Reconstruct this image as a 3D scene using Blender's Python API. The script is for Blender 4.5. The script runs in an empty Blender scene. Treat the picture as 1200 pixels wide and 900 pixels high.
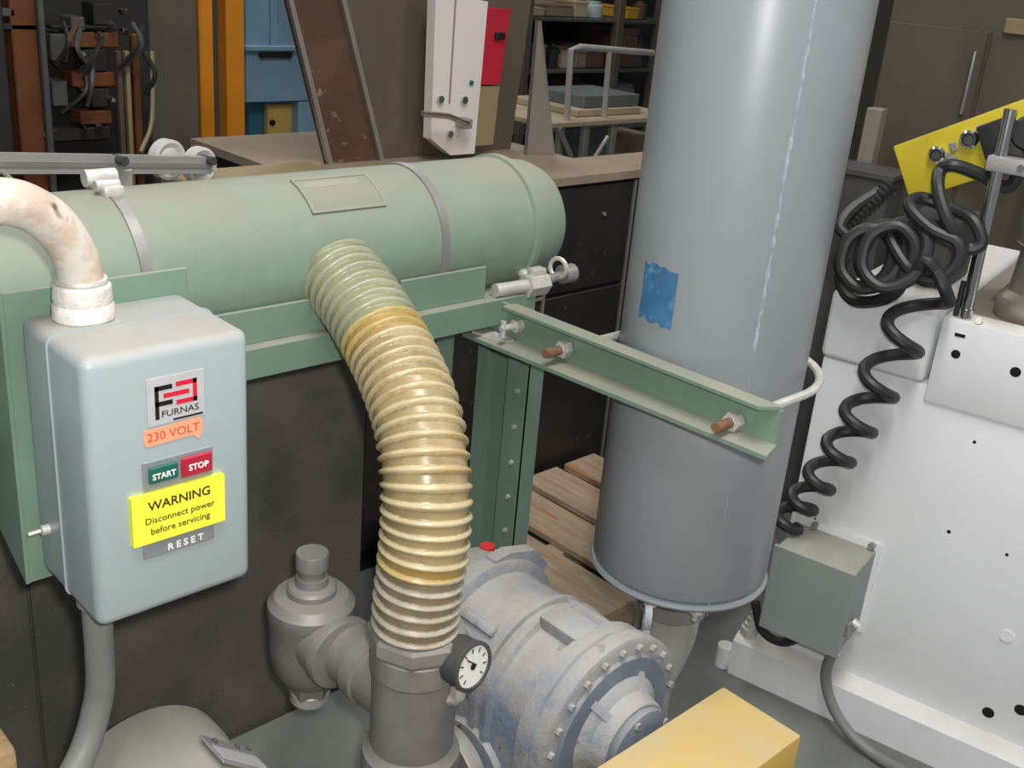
import bpy, bmesh, math, random
from mathutils import Vector, Matrix
random.seed(7)
PI = math.pi
S = bpy.context.scene
COL = S.collection

# ------------------------------------------------------------------ camera
FPX = 1267.0
CAM = Vector((0, 0, 1.4))
D = Vector((-280, 3150, FPX)).normalized()          # world down, in (right, down, forward)
Fw = Vector((0, 0, 1)); hd = (Fw - D * Fw.dot(D)).normalized(); rt = D.cross(hd)
a45 = math.radians(45)
AX = hd * math.cos(a45) + rt * math.sin(a45)
AY = hd * math.cos(a45) - rt * math.sin(a45)
AZ = -D
W3 = Matrix((AX, AY, AZ))                           # world = W3 @ cam(right, down, forward)
cr = W3 @ Vector((1, 0, 0)); cd = W3 @ Vector((0, 1, 0)); cf = W3 @ Vector((0, 0, 1))
cam_d = bpy.data.cameras.new('camera'); cam = bpy.data.objects.new('camera', cam_d); COL.objects.link(cam)
cam_d.sensor_width = 36; cam_d.lens = 36 * FPX / 1200; cam_d.clip_start = .01
mw = Matrix.Identity(4)
for i in range(3):
    mw[i][0] = cr[i]; mw[i][1] = -cd[i]; mw[i][2] = -cf[i]; mw[i][3] = CAM[i]
cam.matrix_world = mw
S.camera = cam

def ray(x, y): return W3 @ Vector(((x - 600) / FPX, (y - 450) / FPX, 1))
def at(x, y, ax, v):
    r = ray(x, y); return CAM + r * ((v - CAM[ax]) / r[ax])

# ------------------------------------------------------------------ light
w = bpy.data.worlds.new('world'); S.world = w; w.use_nodes = True
bg = w.node_tree.nodes['Background']; bg.inputs[0].default_value = (.95, .98, 1, 1); bg.inputs[1].default_value = .22
fl_d = bpy.data.lights.new('camera_flash', 'POINT'); fl_d.energy = 54; fl_d.shadow_soft_size = .022; fl_d.color = (1, .985, .95)
fl = bpy.data.objects.new('camera_flash', fl_d); COL.objects.link(fl)
fl.location = CAM + cr * .045 - cd * .05 - cf * .02
for i, (x, y, e) in enumerate(((2.6, 3.8, 50), (3.4, -.6, 40), (.4, .2, 85))):   # fluorescent tubes on the hall ceiling
    ld = bpy.data.lights.new('ceiling_tube_light', 'AREA'); ld.shape = 'RECTANGLE'; ld.size = 2.4; ld.size_y = .3; ld.energy = e; ld.color = (1, .985, .95)
    lo = bpy.data.objects.new('ceiling_tube_light', ld); COL.objects.link(lo); lo.location = (x, y, 3.6); lo.rotation_euler = (0, 0, .5)
vs = S.view_settings; vs.view_transform = 'Standard'; vs.look = 'None'; vs.exposure = 0; vs.gamma = 1; vs.use_curve_mapping = False

# ------------------------------------------------------------------ materials
def srgb(r, g, b):
    return tuple((c / 255 / 12.92 if c / 255 <= .04045 else ((c / 255 + .055) / 1.055) ** 2.4) for c in (r, g, b)) + (1,)
MATS = {}
def mat(name, col, rough=.5, metal=0, var=.12, vscale=6, col2=None, c2amt=0, c2scale=4, dust=0, dustcol=(150, 140, 125), bump=0, bscale=60, speck=None, speckscale=80, spec=.5, stretch=None, trans=0, alpha=1, rust=0):
    m = bpy.data.materials.new(name); m.use_nodes = True; nt = m.node_tree; N = nt.nodes; L = nt.links
    b = N['Principled BSDF']; b.inputs['Roughness'].default_value = rough; b.inputs['Metallic'].default_value = metal
    b.inputs['Specular IOR Level'].default_value = spec
    tc = N.new('ShaderNodeTexCoord'); src = tc.outputs['Object']
    if stretch:
        mp = N.new('ShaderNodeMapping'); mp.inputs['Scale'].default_value = stretch; L.new(src, mp.inputs[0]); src = mp.outputs[0]
    def noise(sc, det=4, rgh=.6):
        n = N.new('ShaderNodeTexNoise'); n.inputs['Scale'].default_value = sc; n.inputs['Detail'].default_value = det; n.inputs['Roughness'].default_value = rgh
        L.new(src, n.inputs['Vector']); return n.outputs['Fac']
    def ramp(f, a, c):
        r = N.new('ShaderNodeMapRange'); r.inputs[1].default_value = a; r.inputs[2].default_value = c; L.new(f, r.inputs[0]); return r.outputs[0]
    def mix(f, A, B, t='MIX'):
        x = N.new('ShaderNodeMix'); x.data_type = 'RGBA'; x.blend_type = t
        if isinstance(f, float): x.inputs['Factor'].default_value = f
        else: L.new(f, x.inputs['Factor'])
        for i, v in (('A', A), ('B', B)):
            s = [q for q in x.inputs if q.name == i and q.type == 'RGBA'][0]
            if isinstance(v, tuple): s.default_value = v
            else: L.new(v, s)
        return [q for q in x.outputs if q.type == 'RGBA'][0]
    c = srgb(*col)
    lo = tuple(max(0, v * (1 - var)) for v in c[:3]) + (1,); hi = tuple(min(1, v * (1 + var)) for v in c[:3]) + (1,)
    out = mix(ramp(noise(vscale), .3, .7), lo, hi)
    if col2: out = mix(ramp(noise(c2scale, 6, .65), .62 - c2amt * .3, .72 - c2amt * .25), out, srgb(*col2))
    if rust:
        out = mix(ramp(noise(14, 8, .7), .72 - rust * .25, .8 - rust * .2), out, srgb(120, 62, 32))
    if speck: out = mix(ramp(noise(speckscale, 2, .5), .68, .74), out, srgb(*speck))
    if dust:
        g = N.new('ShaderNodeNewGeometry'); sx = N.new('ShaderNodeSeparateXYZ'); L.new(g.outputs['Normal'], sx.inputs[0])
        up = ramp(sx.outputs['Z'], .15, .95); k = N.new('ShaderNodeMath'); k.operation = 'MULTIPLY'; L.new(up, k.inputs[0])
        L.new(ramp(noise(9, 5, .6), .1, .6), k.inputs[1]); k2 = N.new('ShaderNodeMath'); k2.operation = 'MULTIPLY'; L.new(k.outputs[0], k2.inputs[0]); k2.inputs[1].default_value = dust
        out = mix(k2.outputs[0], out, srgb(*dustcol))
        rr = N.new('ShaderNodeMapRange'); L.new(k2.outputs[0], rr.inputs[0]); rr.inputs[3].default_value = rough; rr.inputs[4].default_value = .9
        L.new(rr.outputs[0], b.inputs['Roughness'])
    L.new(out, b.inputs['Base Color'])
    if bump:
        bp = N.new('ShaderNodeBump'); bp.inputs['Strength'].default_value = bump; bp.inputs['Distance'].default_value = .004; L.new(noise(bscale, 3), bp.inputs['Height']); L.new(bp.outputs[0], b.inputs['Normal'])
    if trans: b.inputs['Transmission Weight'].default_value = trans
    MATS[name] = m; return m
mat('green', (126, 148, 130), .38, dust=.9, dustcol=(150, 146, 132), col2=(142, 162, 146), c2amt=.25, c2scale=3, bump=.05)
mat('green_clean', (114, 140, 122), .45, dust=.8, dustcol=(158, 148, 134), var=.1, bump=.05)
mat('green_edge', (150, 150, 135), .7)
mat('box_grey', (158, 171, 174), .32, var=.04, vscale=3, dust=.85, dustcol=(165, 156, 146))
mat('tank_grey', (144, 150, 155), .36, var=.05, vscale=3, bump=.04, bscale=20, col2=(148, 155, 161), c2amt=.25)
mat('weld', (165, 172, 180), .3, var=.2, vscale=80, bump=.5, bscale=120)
mat('tape', (58, 108, 150), .7, var=.25, vscale=25, col2=(90, 150, 195), c2amt=.2, c2scale=30)
mat('white_paint', (232, 234, 237), .38, var=.03, dust=.55, dustcol=(190, 178, 160), col2=(224, 225, 226), c2amt=.15)
mat('deck', (125, 118, 105), .55, var=.2, dust=.4)
mat('jbox', (142, 152, 146), .45, var=.05, dust=.7, dustcol=(165, 158, 140))
mat('steel', (156, 153, 150), .36, .4, var=.15, vscale=14, dust=.35, dustcol=(150, 145, 138), bump=.08)
mat('cast', (142, 140, 136), .40, .25, var=.12, vscale=20, dust=.5, dustcol=(165, 160, 150), bump=.15, bscale=90)
mat('elbow_silver', (178, 177, 174), .34, .3, var=.1, vscale=14, dust=.3)
mat('chrome', (205, 205, 205), .18, 1, var=.05)
mat('galv', (205, 202, 196), .5, .35, var=.2, vscale=40, bump=.2)
mat('blower', (150, 150, 150), .55, var=.22, vscale=22, dust=.6, dustcol=(172, 166, 156), col2=(116, 130, 148), c2amt=.45, c2scale=11, speck=(92, 88, 84), speckscale=34, bump=.5, bscale=70)
mat('blower_dark', (108, 120, 136), .5, var=.2, vscale=14, dust=.6, dustcol=(158, 154, 148), bump=.2)
mat('hose_tan', (192, 176, 138), .28, var=.16, vscale=16, col2=(178, 152, 100), c2amt=.3, c2scale=9, bump=.1, dust=.3, dustcol=(200, 188, 160), spec=.6)
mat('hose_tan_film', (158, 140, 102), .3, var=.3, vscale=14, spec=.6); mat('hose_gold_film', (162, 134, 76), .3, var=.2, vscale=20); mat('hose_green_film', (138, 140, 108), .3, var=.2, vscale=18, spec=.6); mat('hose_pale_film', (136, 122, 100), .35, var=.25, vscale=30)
mat('hose_gold', (186, 164, 108), .3, var=.2, vscale=25)
mat('hose_green', (158, 160, 136), .3, var=.15, vscale=20, spec=.6)
mat('hose_pale', (172, 162, 146), .35, var=.2, vscale=30)
mat('conduit_rust', (206, 186, 170), .6, var=.12, vscale=20, col2=(222, 214, 204), c2amt=.6, c2scale=18, bump=.3, bscale=60, speck=(110, 85, 70), speckscale=26)
mat('plaster', (216, 210, 204), .8, var=.15, vscale=60, bump=.6, bscale=90)
mat('conduit_grey', (128, 129, 126), .5, var=.08)
mat('black_rubber', (40, 41, 42), .45, var=.15)
mat('yellow', (206, 186, 50), .45, var=.08, dust=.3)
mat('guard_yellow', (206, 170, 74), .5, var=.08, dust=1, dustcol=(190, 170, 128))
mat('wood', (196, 164, 122), .75, var=.2, vscale=8, stretch=(1, 12, 12), bump=.2)
mat('pallet_wood', (176, 154, 128), .8, var=.25, vscale=6, stretch=(10, 1.2, 10), col2=(176, 112, 70), c2amt=.2, c2scale=3, bump=.3)
mat('dark_panel', (108, 101, 92), .5, var=.2, vscale=5, col2=(82, 82, 77), c2amt=.5, c2scale=3, speck=(128, 132, 132), speckscale=110, bump=.1)
mat('black_panel', (40, 37, 35), .42, var=.25, vscale=4, speck=(75, 70, 66), speckscale=50)
mat('dusty_top', (140, 124, 106), .8, var=.12, vscale=8)
mat('trim_light', (150, 140, 128), .5, .3)
mat('stainless_dark', (108, 98, 84), .36, .35, var=.2, vscale=4, stretch=(1, 1, .35))
mat('stainless', (170, 162, 152), .35, .7, var=.1, vscale=5)
mat('brown_panel', (96, 72, 58), .5, .3, var=.25, vscale=6, rust=.3, speck=(150, 120, 100), speckscale=35)
mat('switch_white', (214, 206, 202), .5, var=.05)
mat('red_plastic', (176, 34, 52), .4, var=.15)
mat('tan_metal', (140, 124, 92), .5, var=.1)
mat('orange', (205, 128, 22), .5, var=.15, vscale=5)
mat('orange_dark', (98, 54, 20), .6, var=.3, vscale=8)
mat('blue_machine', (112, 146, 168), .5, var=.08)
mat('teal', (36, 96, 116), .5)
mat('ochre', (176, 150, 82), .6)
mat('dark_grey', (72, 72, 70), .6, var=.2)
mat('enclosure_brown', (84, 78, 68), .6, var=.2)
mat('darker', (34, 33, 32), .6, var=.3, vscale=8)
mat('aluminium', (186, 182, 178), .32, .4, var=.08)
mat('wheel_white', (205, 203, 198), .5)
mat('concrete', (116, 118, 114), .75, var=.14, vscale=3, col2=(100, 102, 100), c2amt=.4, c2scale=2, bump=.1, bscale=120)
mat('skid', (138, 144, 138), .55, var=.12)
mat('wall', (96, 88, 78), .85, var=.1)
mat('black', (16, 16, 16), .5, var=0)
mat('gap_dark', (10, 10, 10), .9, var=0)
mat('white', (238, 238, 236), .5, var=0)
mat('dial_white', (232, 232, 226), .4, var=.02)
mat('silver_label', (196, 196, 198), .4, .2, var=.06, vscale=60)
mat('orange_tag', (244, 160, 124), .6, var=.03)
mat('tag_print', (196, 84, 50), .6, var=0)
mat('start_green', (28, 98, 84), .4, var=.05)
mat('stop_red', (176, 34, 58), .4, var=.05)
mat('bezel', (140, 146, 150), .4, .2, var=.06)
mat('warn_yellow', (250, 246, 70), .5, var=.02)
mat('warn_ink', (60, 50, 20), .6, var=0)
mat('logo_red', (205, 26, 52), .5, var=0)
mat('rust', (122, 88, 66), .75, var=.25, vscale=60, bump=.3)
mat('red_cap', (196, 52, 52), .5, var=.1)
mat('motor_grey', (150, 150, 142), .5, var=.06, dust=.5, dustcol=(158, 154, 142))
mat('nameplate', (160, 158, 158), .4, .4, var=.1)
mat('clutter_a', (128, 112, 92), .7, var=.2); mat('clutter_b', (96, 104, 104), .6, var=.2); mat('clutter_c', (168, 152, 128), .7, var=.15)
mat('clutter_d', (84, 62, 52), .7, var=.2); mat('clutter_e', (186, 146, 44), .5, var=.1); mat('glass_jar', (176, 190, 188), .2, var=.05)

# ------------------------------------------------------------------ mesh builder
class MB:
    def __init__(s, xf=None): s.bm = bmesh.new(); s.xf = xf; s.sharp = 35
    def _add(s, verts, faces):
        vs = [s.bm.verts.new(v) for v in verts]
        for f in faces:
            try: s.bm.faces.new([vs[i] for i in f])
            except ValueError: pass
        return s
    def box(s, lo, hi, bev=0, seg=2, rot=None):
        b2 = bmesh.new(); lo = Vector(lo); hi = Vector(hi); c = (lo + hi) / 2; d = hi - lo
        bmesh.ops.create_cube(b2, size=1, matrix=Matrix.Diagonal((abs(d.x), abs(d.y), abs(d.z), 1)))
        if bev: bmesh.ops.bevel(b2, geom=b2.edges[:], offset=bev, segments=seg, affect='EDGES', profile=.5)
        M = Matrix.Translation(c)
        if rot is not None: M = M @ rot.to_4x4()
        b2.transform(M); return s.merge(b2)
    def boxcut(s, lo, hi, bev, seg, co, no):
        b2 = bmesh.new(); lo = Vector(lo); hi = Vector(hi); c = (lo + hi) / 2; d = hi - lo
        bmesh.ops.create_cube(b2, size=1, matrix=Matrix.Diagonal((d.x, d.y, d.z, 1))); bmesh.ops.bevel(b2, geom=b2.edges[:], offset=bev, segments=seg, affect='EDGES', profile=.5)
        b2.transform(Matrix.Translation(c)); bmesh.ops.bisect_plane(b2, geom=b2.verts[:] + b2.edges[:] + b2.faces[:], plane_co=co, plane_no=no, clear_outer=True)
        ed = [e for e in b2.edges if e.is_boundary]; bmesh.ops.holes_fill(b2, edges=ed); return s.merge(b2)
    def merge(s, b2):
        b2.verts.index_update()
        s._add([v.co.copy() for v in b2.verts], [[v.index for v in f.verts] for f in b2.faces]); b2.free(); return s
    def cyl(s, p0, p1, r0, r1=None, n=24, caps=True):
        r1 = r0 if r1 is None else r1; return s.lathe(p0, Vector(p1) - Vector(p0), [(r0, 0), (r1, 1)], n, caps, rel=True)
    def lathe(s, p, axis, prof, n=32, caps=True, rel=False):
        p = Vector(p); ax = Vector(axis); Ln = ax.length if rel else 1; ax = ax.normalized()
        t = Vector((0, 0, 1)) if abs(ax.z) < .9 else Vector((1, 0, 0)); e1 = ax.cross(t).normalized(); e2 = ax.cross(e1)
        V = []; F = []
        for r, h in prof:
            for k in range(n):
                a = 2 * PI * k / n; V.append(p + ax * h * Ln + (e1 * math.cos(a) + e2 * math.sin(a)) * r)
        for i in range(len(prof) - 1):
            for k in range(n):
                j = (k + 1) % n; F.append((i * n + k, i * n + j, (i + 1) * n + j, (i + 1) * n + k))
        if caps:
            F.append(tuple(range(n))[::-1]); F.append(tuple((len(prof) - 1) * n + k for k in range(n)))
        return s._add(V, F)
    def tube(s, path, r, n=12, caps=True):
        P = [Vector(p) for p in path]; m = len(P); rs = r if isinstance(r, (list, tuple)) else [r] * m
        V = []; F = []; e1 = None
        for i in range(m):
            t = (P[min(i + 1, m - 1)] - P[max(i - 1, 0)]).normalized()
            if e1 is None:
                q = Vector((0, 0, 1)) if abs(t.z) < .9 else Vector((1, 0, 0)); e1 = t.cross(q).normalized()
            else:
                e1 = (e1 - t * e1.dot(t)).normalized()
            e2 = t.cross(e1)
            for k in range(n):
                a = 2 * PI * k / n; V.append(P[i] + (e1 * math.cos(a) + e2 * math.sin(a)) * rs[i])
        for i in range(m - 1):
            for k in range(n):
                j = (k + 1) % n; F.append((i * n + k, i * n + j, (i + 1) * n + j, (i + 1) * n + k))
        if caps: F.append(tuple(range(n))[::-1]); F.append(tuple((m - 1) * n + k for k in range(n)))
        return s._add(V, F)
    def prism(s, poly, vec):
        n = len(poly); vec = Vector(vec); V = [Vector(p) for p in poly] + [Vector(p) + vec for p in poly]
        F = [tuple(range(n))[::-1], tuple(range(n, 2 * n))] + [(i, (i + 1) % n, n + (i + 1) % n, n + i) for i in range(n)]
        return s._add(V, F)
    def torus(s, c, axis, R, r, n=32, m=8):
        c = Vector(c); ax = Vector(axis).normalized(); t = Vector((0, 0, 1)) if abs(ax.z) < .9 else Vector((1, 0, 0)); e1 = ax.cross(t).normalized(); e2 = ax.cross(e1)
        V = []; F = []
        for i in range(n):
            a = 2 * PI * i / n; dr = e1 * math.cos(a) + e2 * math.sin(a)
            for k in range(m):
                b = 2 * PI * k / m; V.append(c + dr * (R + r * math.cos(b)) + ax * r * math.sin(b))
        for i in range(n):
            for k in range(m):
                F.append((i * m + k, ((i + 1) % n) * m + k, ((i + 1) % n) * m + (k + 1) % m, i * m + (k + 1) % m))
        return s._add(V, F)
    def hexn(s, p0, p1, r): return s.cyl(p0, p1, r, n=6)
    def build(s, name, m, parent=None, smooth=True):
        bmesh.ops.recalc_face_normals(s.bm, faces=s.bm.faces[:])
        if s.xf is not None: s.bm.transform(s.xf)
        me = bpy.data.meshes.new(name); s.bm.to_mesh(me); s.bm.free()
        if smooth:
            me.polygons.foreach_set('use_smooth', [True] * len(me.polygons)); me.set_sharp_from_angle(angle=math.radians(s.sharp))
        me.materials.append(MATS[m] if isinstance(m, str) else m)
        o = bpy.data.objects.new(name, me); COL.objects.link(o)
        if parent is not None:
            o.parent = parent; o.matrix_parent_inverse = PMAT[parent.name].inverted()
        return o
PMAT = {}
def tag(o, label, cat, group=None):
    o['label'] = label; o['category'] = cat
    if group: o['group'] = group
    return o
def thing(name, loc, label, cat, group=None, rz=0):
    o = bpy.data.objects.new(name, None); COL.objects.link(o); o.location = loc; o.rotation_euler = (0, 0, rz); o.empty_display_size = .05
    PMAT[o.name] = Matrix.Translation(loc) @ Matrix.Rotation(rz, 4, 'Z')
    for k in (name, o.name): PMAT.setdefault(k, PMAT[o.name])
    return tag(o, label, cat, group)
def struct(o): o['kind'] = 'structure'; return o
def sub(o):                                        # lets a mesh part carry sub-parts
    PMAT[o.name] = Matrix.Identity(4)
    return o
def child(mb, name, m, part, smooth=True):         # sub-part in world coordinates under a mesh part
    o = mb.build(name, m, None, smooth); o.parent = part; o.matrix_parent_inverse = Matrix.Identity(4)
    return o
def catmull(pts, n=12):
    P = [Vector(p) for p in pts]; P = [P[0] * 2 - P[1]] + P + [P[-1] * 2 - P[-2]]; out = []
    for i in range(1, len(P) - 2):
        for k in range(n):
            t = k / n; a, b, c, d = P[i - 1:i + 3]
            out.append(.5 * ((2 * b) + (c - a) * t + (2 * a - 5 * b + 4 * c - d) * t * t + (-a + 3 * b - 3 * c + d) * t ** 3))
    out.append(P[-2]); return out
def resample(path, n):
    d = [0]
    for i in range(1, len(path)): d.append(d[-1] + (path[i] - path[i - 1]).length)
    out = []; j = 0
    for k in range(n):
        s_ = d[-1] * k / (n - 1)
        while j < len(d) - 2 and d[j + 1] < s_: j += 1
        t = (s_ - d[j]) / max(1e-9, d[j + 1] - d[j]); out.append(path[j].lerp(path[j + 1], min(1, t)))
    return out, d[-1]
def text(name, body, m, parent, M, size, depth=.0003, sx=1, bold=0):
    cu = bpy.data.curves.new(name, 'FONT'); cu.body = body; cu.size = size; cu.extrude = depth; cu.offset = bold; cu.align_x = 'CENTER'; cu.align_y = 'CENTER'; cu.resolution_u = 3
    t = bpy.data.objects.new(name + '_curve', cu); COL.objects.link(t)
    bpy.context.view_layer.update(); dg = bpy.context.evaluated_depsgraph_get()
    me = bpy.data.meshes.new_from_object(t.evaluated_get(dg)); bpy.data.objects.remove(t); bpy.data.curves.remove(cu)
    me.transform(M @ Matrix.Diagonal((sx, 1, 1, 1))); me.materials.clear(); me.materials.append(MATS[m]); me.name = name
    o = bpy.data.objects.new(name, me); COL.objects.link(o); o.parent = parent
    o.matrix_parent_inverse = PMAT[parent.name].inverted() if parent.type == 'EMPTY' else Matrix.Identity(4)
    return o
# text on a face looking to -Y: x right, z up
def Mface(x, y, z): return Matrix(((1, 0, 0, x), (0, 0, -1, y), (0, 1, 0, z), (0, 0, 0, 1)))

# ------------------------------------------------------------------ setting
struct(MB().box((-3, -3, -.1), (9, 9, 0)).build('floor', 'concrete', smooth=False))
struct(MB().box((-3, 7, 0), (9, 7.1, 4)).build('wall_back', 'wall', smooth=False))
struct(MB().box((8.4, -3, 0), (8.5, 7, 4)).build('wall_right', 'wall', smooth=False))

# ------------------------------------------------------------------ grey tank
TX, TY, TR, TB = 1.295, .878, .140, .498
t = thing('vertical_tank', (TX, TY, TB), 'tall blue-grey painted steel tank with blue tape patch', 'tank')
m = MB(); m.lathe((TX, TY, 0), (0, 0, 1), [(.02, TB + .004), (TR - .02, TB + .004), (TR - .004, TB + .012), (TR, TB + .02), (TR, 1.85), (TR - .03, 1.92), (.02, 1.95)], 96); m.build('shell', 'tank_grey', t)
MB().lathe((TX, TY, 0), (0, 0, 1), [(TR - .03, TB), (TR + .002, TB), (TR + .004, TB + .004), (TR + .002, TB + .009), (TR - .03, TB + .009)], 96).build('bottom_rim', 'tank_grey', t)
def tank_az(px, py, z):                             # azimuth of the tank surface point seen at a pixel
    r = ray(px, py); o = Vector((CAM.x - TX, CAM.y - TY)); d2 = Vector((r.x, r.y)); a = d2.dot(d2); b = 2 * o.dot(d2); c = o.dot(o) - TR * TR
    q = (-b - math.sqrt(b * b - 4 * a * c)) / (2 * a); p = CAM + r * q; return math.atan2(p.y - TY, p.x - TX), p.z
sa, _ = tank_az(930, 150, 0)
def tp(az, z, r=TR): return Vector((TX + math.cos(az) * r, TY + math.sin(az) * r, z))
path = [tp(sa + random.uniform(-.006, .006), .49 + i * .0085, TR - .0006) for i in range(150)]
MB().tube(path, [random.uniform(.0008, .0036) if p.z > .92 else random.uniform(.0003, .0007) for p in path], 6).build('weld_seam', 'weld', t)
def curved(az0, az1, z0, z1, r, n=10, jag=0):
    b = MB(); V = []; F = []
    for i in range(n + 1):
        a = az0 + (az1 - az0) * i / n; j0 = random.uniform(-jag, jag); j1 = random.uniform(-jag, jag)
        V += [tp(a, z0 + j0, TR + .0002), tp(a, z1 + j1, TR + .0002), tp(a, z1 + j1, r), tp(a, z0 + j0, r)]
    for i in range(n):
        k = 4 * i; F += [(k + 3, k + 7, k + 6, k + 2), (k + 2, k + 6, k + 5, k + 1), (k, k + 4, k + 7, k + 3)]
    F += [(0, 1, 2, 3), (4 * n, 4 * n + 3, 4 * n + 2, 4 * n + 1)]
    b._add(V, F); return b
a0, z0 = tank_az(752, 345, 0); a1, z1 = tank_az(792, 345, 0); a0 %= 2 * PI; a1 %= 2 * PI; _, zt_ = tank_az(770, 312, 0); _, zb_ = tank_az(770, 380, 0)
tp_o = curved(a0, a1, zb_, zt_, TR + .0008, 8, .004).build('blue_tape', 'tape', t); tp_o['label'] = 'torn blue masking tape patch'
for az in (tank_az(826, 690, 0)[0], tank_az(760, 690, 0)[0], tank_az(820, 690, 0)[0] + 2.2):
    p = tp(az, TB, TR - .022); b = MB(); b.hexn(p - Vector((0, 0, .016)), p + Vector((0, 0, .002)), .011); b.cyl(p - Vector((0, 0, .03)), p - Vector((0, 0, .016)), .005, n=10); b.build('bottom_bolt', 'galv', t)
# U bolt
ZB = .848
t = thing('u_bolt', (TX, TY, ZB), 'steel U-bolt clamping the blue-grey tank to the green channel arm', 'bolt')
ur = TR + .016; uz = ZB + .004; UY = TY - .006
path = [Vector((1.098, UY - ur, uz)), Vector((TX, UY - ur, uz))] + [Vector((TX + math.sin(q * PI / 24) * ur, UY - math.cos(q * PI / 24) * ur, uz)) for q in range(1, 24)] + [Vector((TX, UY + ur, uz)), Vector((1.098, UY + ur, uz))]
MB().tube(path, .0065, 10).build('bent_rod', 'galv', t)
for sgn in (-1, 1):
    y = UY + sgn * ur
    MB().cyl((1.092, y, uz), (1.122, y, uz), .0072, n=12).build('rusty_thread', 'rust', t)
    MB().hexn((1.124, y, uz), (1.138, y, uz), .0135).build('nut', 'galv', t)

# elbow below tank
t = thing('discharge_elbow', (TX, TY, .25), 'grey cast pipe elbow under the blue-grey tank', 'pipe')
m = MB(); R = .115
path = [Vector((TX, TY, TB + .003)), Vector((TX, TY, .40))]
cx = TX - R; cz = .40
for q in range(1, 13): path.append(Vector((cx + R * math.cos(q * PI / 24), TY, cz - R * math.sin(q * PI / 24))))
path.append(Vector((1.13, TY, cz - R)))
m.tube(path, .051, 28); m.build('elbow', 'elbow_silver', t)
MB().lathe((TX, TY, 0), (0, 0, 1), [(.045, TB - .001), (.053, TB - .001), (.053, .45), (.058, .445), (.058, .415), (.052, .41)], 32).build('collar', 'steel', t)

# ------------------------------------------------------------------ green cylinder
CY, CZ, CR = 1.31, .970, .110
t = thing('silencer_cylinder', (.8, CY, CZ - CR), 'long dusty green steel cylinder lying on the green frame', 'cylinder')
MB().lathe((0, CY, CZ), (1, 0, 0), [(.03, -.25), (CR, -.25), (CR, 1.228)], 72).build('shell', 'green', t)
MB().lathe((0, CY, CZ), (1, 0, 0), [(CR + .001, 1.222), (CR + .0045, 1.224), (CR + .0045, 1.236), (CR - .004, 1.240), (CR - .008, 1.288), (CR - .018, 1.312), (CR - .05, 1.320), (.01, 1.322)], 72).build('end_cap', 'green', t)
for sx, buck in ((.565, .985), (1.035, None)):
    m = MB(); V = []; n = 40
    pts = []
    for i in range(n + 1):
        a = math.radians(-20 + 250 * i / n) if False else math.radians(-62 + 300 * i / n); pts.append((CY - math.cos(a) * (CR + .0008), CZ + math.sin(a) * (CR + .0008)))
    for y, z in pts: V += [Vector((sx - .007, y, z)), Vector((sx + .007, y, z)), Vector((sx + .007, CY + (y - CY) * 1.018, CZ + (z - CZ) * 1.018)), Vector((sx - .007, CY + (y - CY) * 1.018, CZ + (z - CZ) * 1.018))]
    F = []
    for i in range(n):
        k = 4 * i
        for q in range(4): F.append((k + q, k + (q + 1) % 4, k + 4 + (q + 1) % 4, k + 4 + q))
    m._add(V, F)
    y, z = pts[0]
    m.box((sx - .007, y - .0025, .86), (sx + .007, y, z + .004))
    o = m.build('band_strap', 'steel', t); o['label'] = 'thin steel band strap'
    if buck:
        m2 = MB(); m2.box((sx - .013, CY - .028, CZ + CR - .004), (sx + .013, CY + .03, CZ + CR + .010), .003); m2.cyl((sx - .018, CY + .02, CZ + CR + .012), (sx + .022, CY + .02, CZ + CR + .012), .011, n=14); m2.cyl((sx - .02, CY - .016, CZ + CR + .010), (sx + .01, CY - .016, CZ + CR + .010), .007, n=12)
        child(m2, 'clamp_buckle', 'galv', o)
# curved nameplate
def cyl_pt(px, py):
    r = ray(px, py); o = Vector((CAM.y - CY, CAM.z - CZ)); d = Vector((r.y, r.z)); a = d.dot(d); b = 2 * o.dot(d); c = o.dot(o) - CR * CR
    q = (-b - math.sqrt(max(0, b * b - 4 * a * c))) / (2 * a); p = CAM + r * q; return p.x, math.atan2(p.z - CZ, -(p.y - CY))
xa, aa = cyl_pt(340, 213); xb, ab = cyl_pt(437, 243); xc, _ = cyl_pt(357, 252)
def curved_plate(x0, x1, a0, a1, off, thick, n=8):
    b = MB(); V = []; F = []
    for i in range(n + 1):
        a = a0 + (a1 - a0) * i / n
        for x, r in ((x0, CR + off), (x1, CR + off), (x1, CR + off + thick), (x0, CR + off + thick)): V.append(Vector((x, CY - math.cos(a) * r, CZ + math.sin(a) * r)))
    for i in range(n):
        k = 4 * i
        for q in range(4): F.append((k + q, k + (q + 1) % 4, k + 4 + (q + 1) % 4, k + 4 + q))
    F += [(0, 1, 2, 3), (4 * n, 4 * n + 3, 4 * n + 2, 4 * n + 1)]
    b._add(V, F); return b
ab = aa - .60; xb = xa + .125
np_ = curved_plate(xa, xb, aa, ab, -.0005, .0025).build('nameplate', 'green_clean', t)
for q in ((xa, xa + .003, aa, ab), (xb - .003, xb, aa, ab), (xa, xb, aa, aa - .03), (xa, xb, ab + .03, ab)):
    child(curved_plate(*q, .002, .0012, 6), 'raised_edge', 'green_edge', np_)
child(curved_plate(xa + .012, xb - .02, aa - .08, aa - .2, .0018, .0004, 4), 'faded_print_strip', 'green_edge', np_)
# inlet stub
NP = Vector((.862, 1.215, .945)); nd = Vector((-.22, -.93, -.24)).normalized()
MB().lathe(NP - nd * .04, nd, [(.050, 0), (.050, .05), (.056, .052)], 32).build('inlet_stub', 'green', t)
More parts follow.
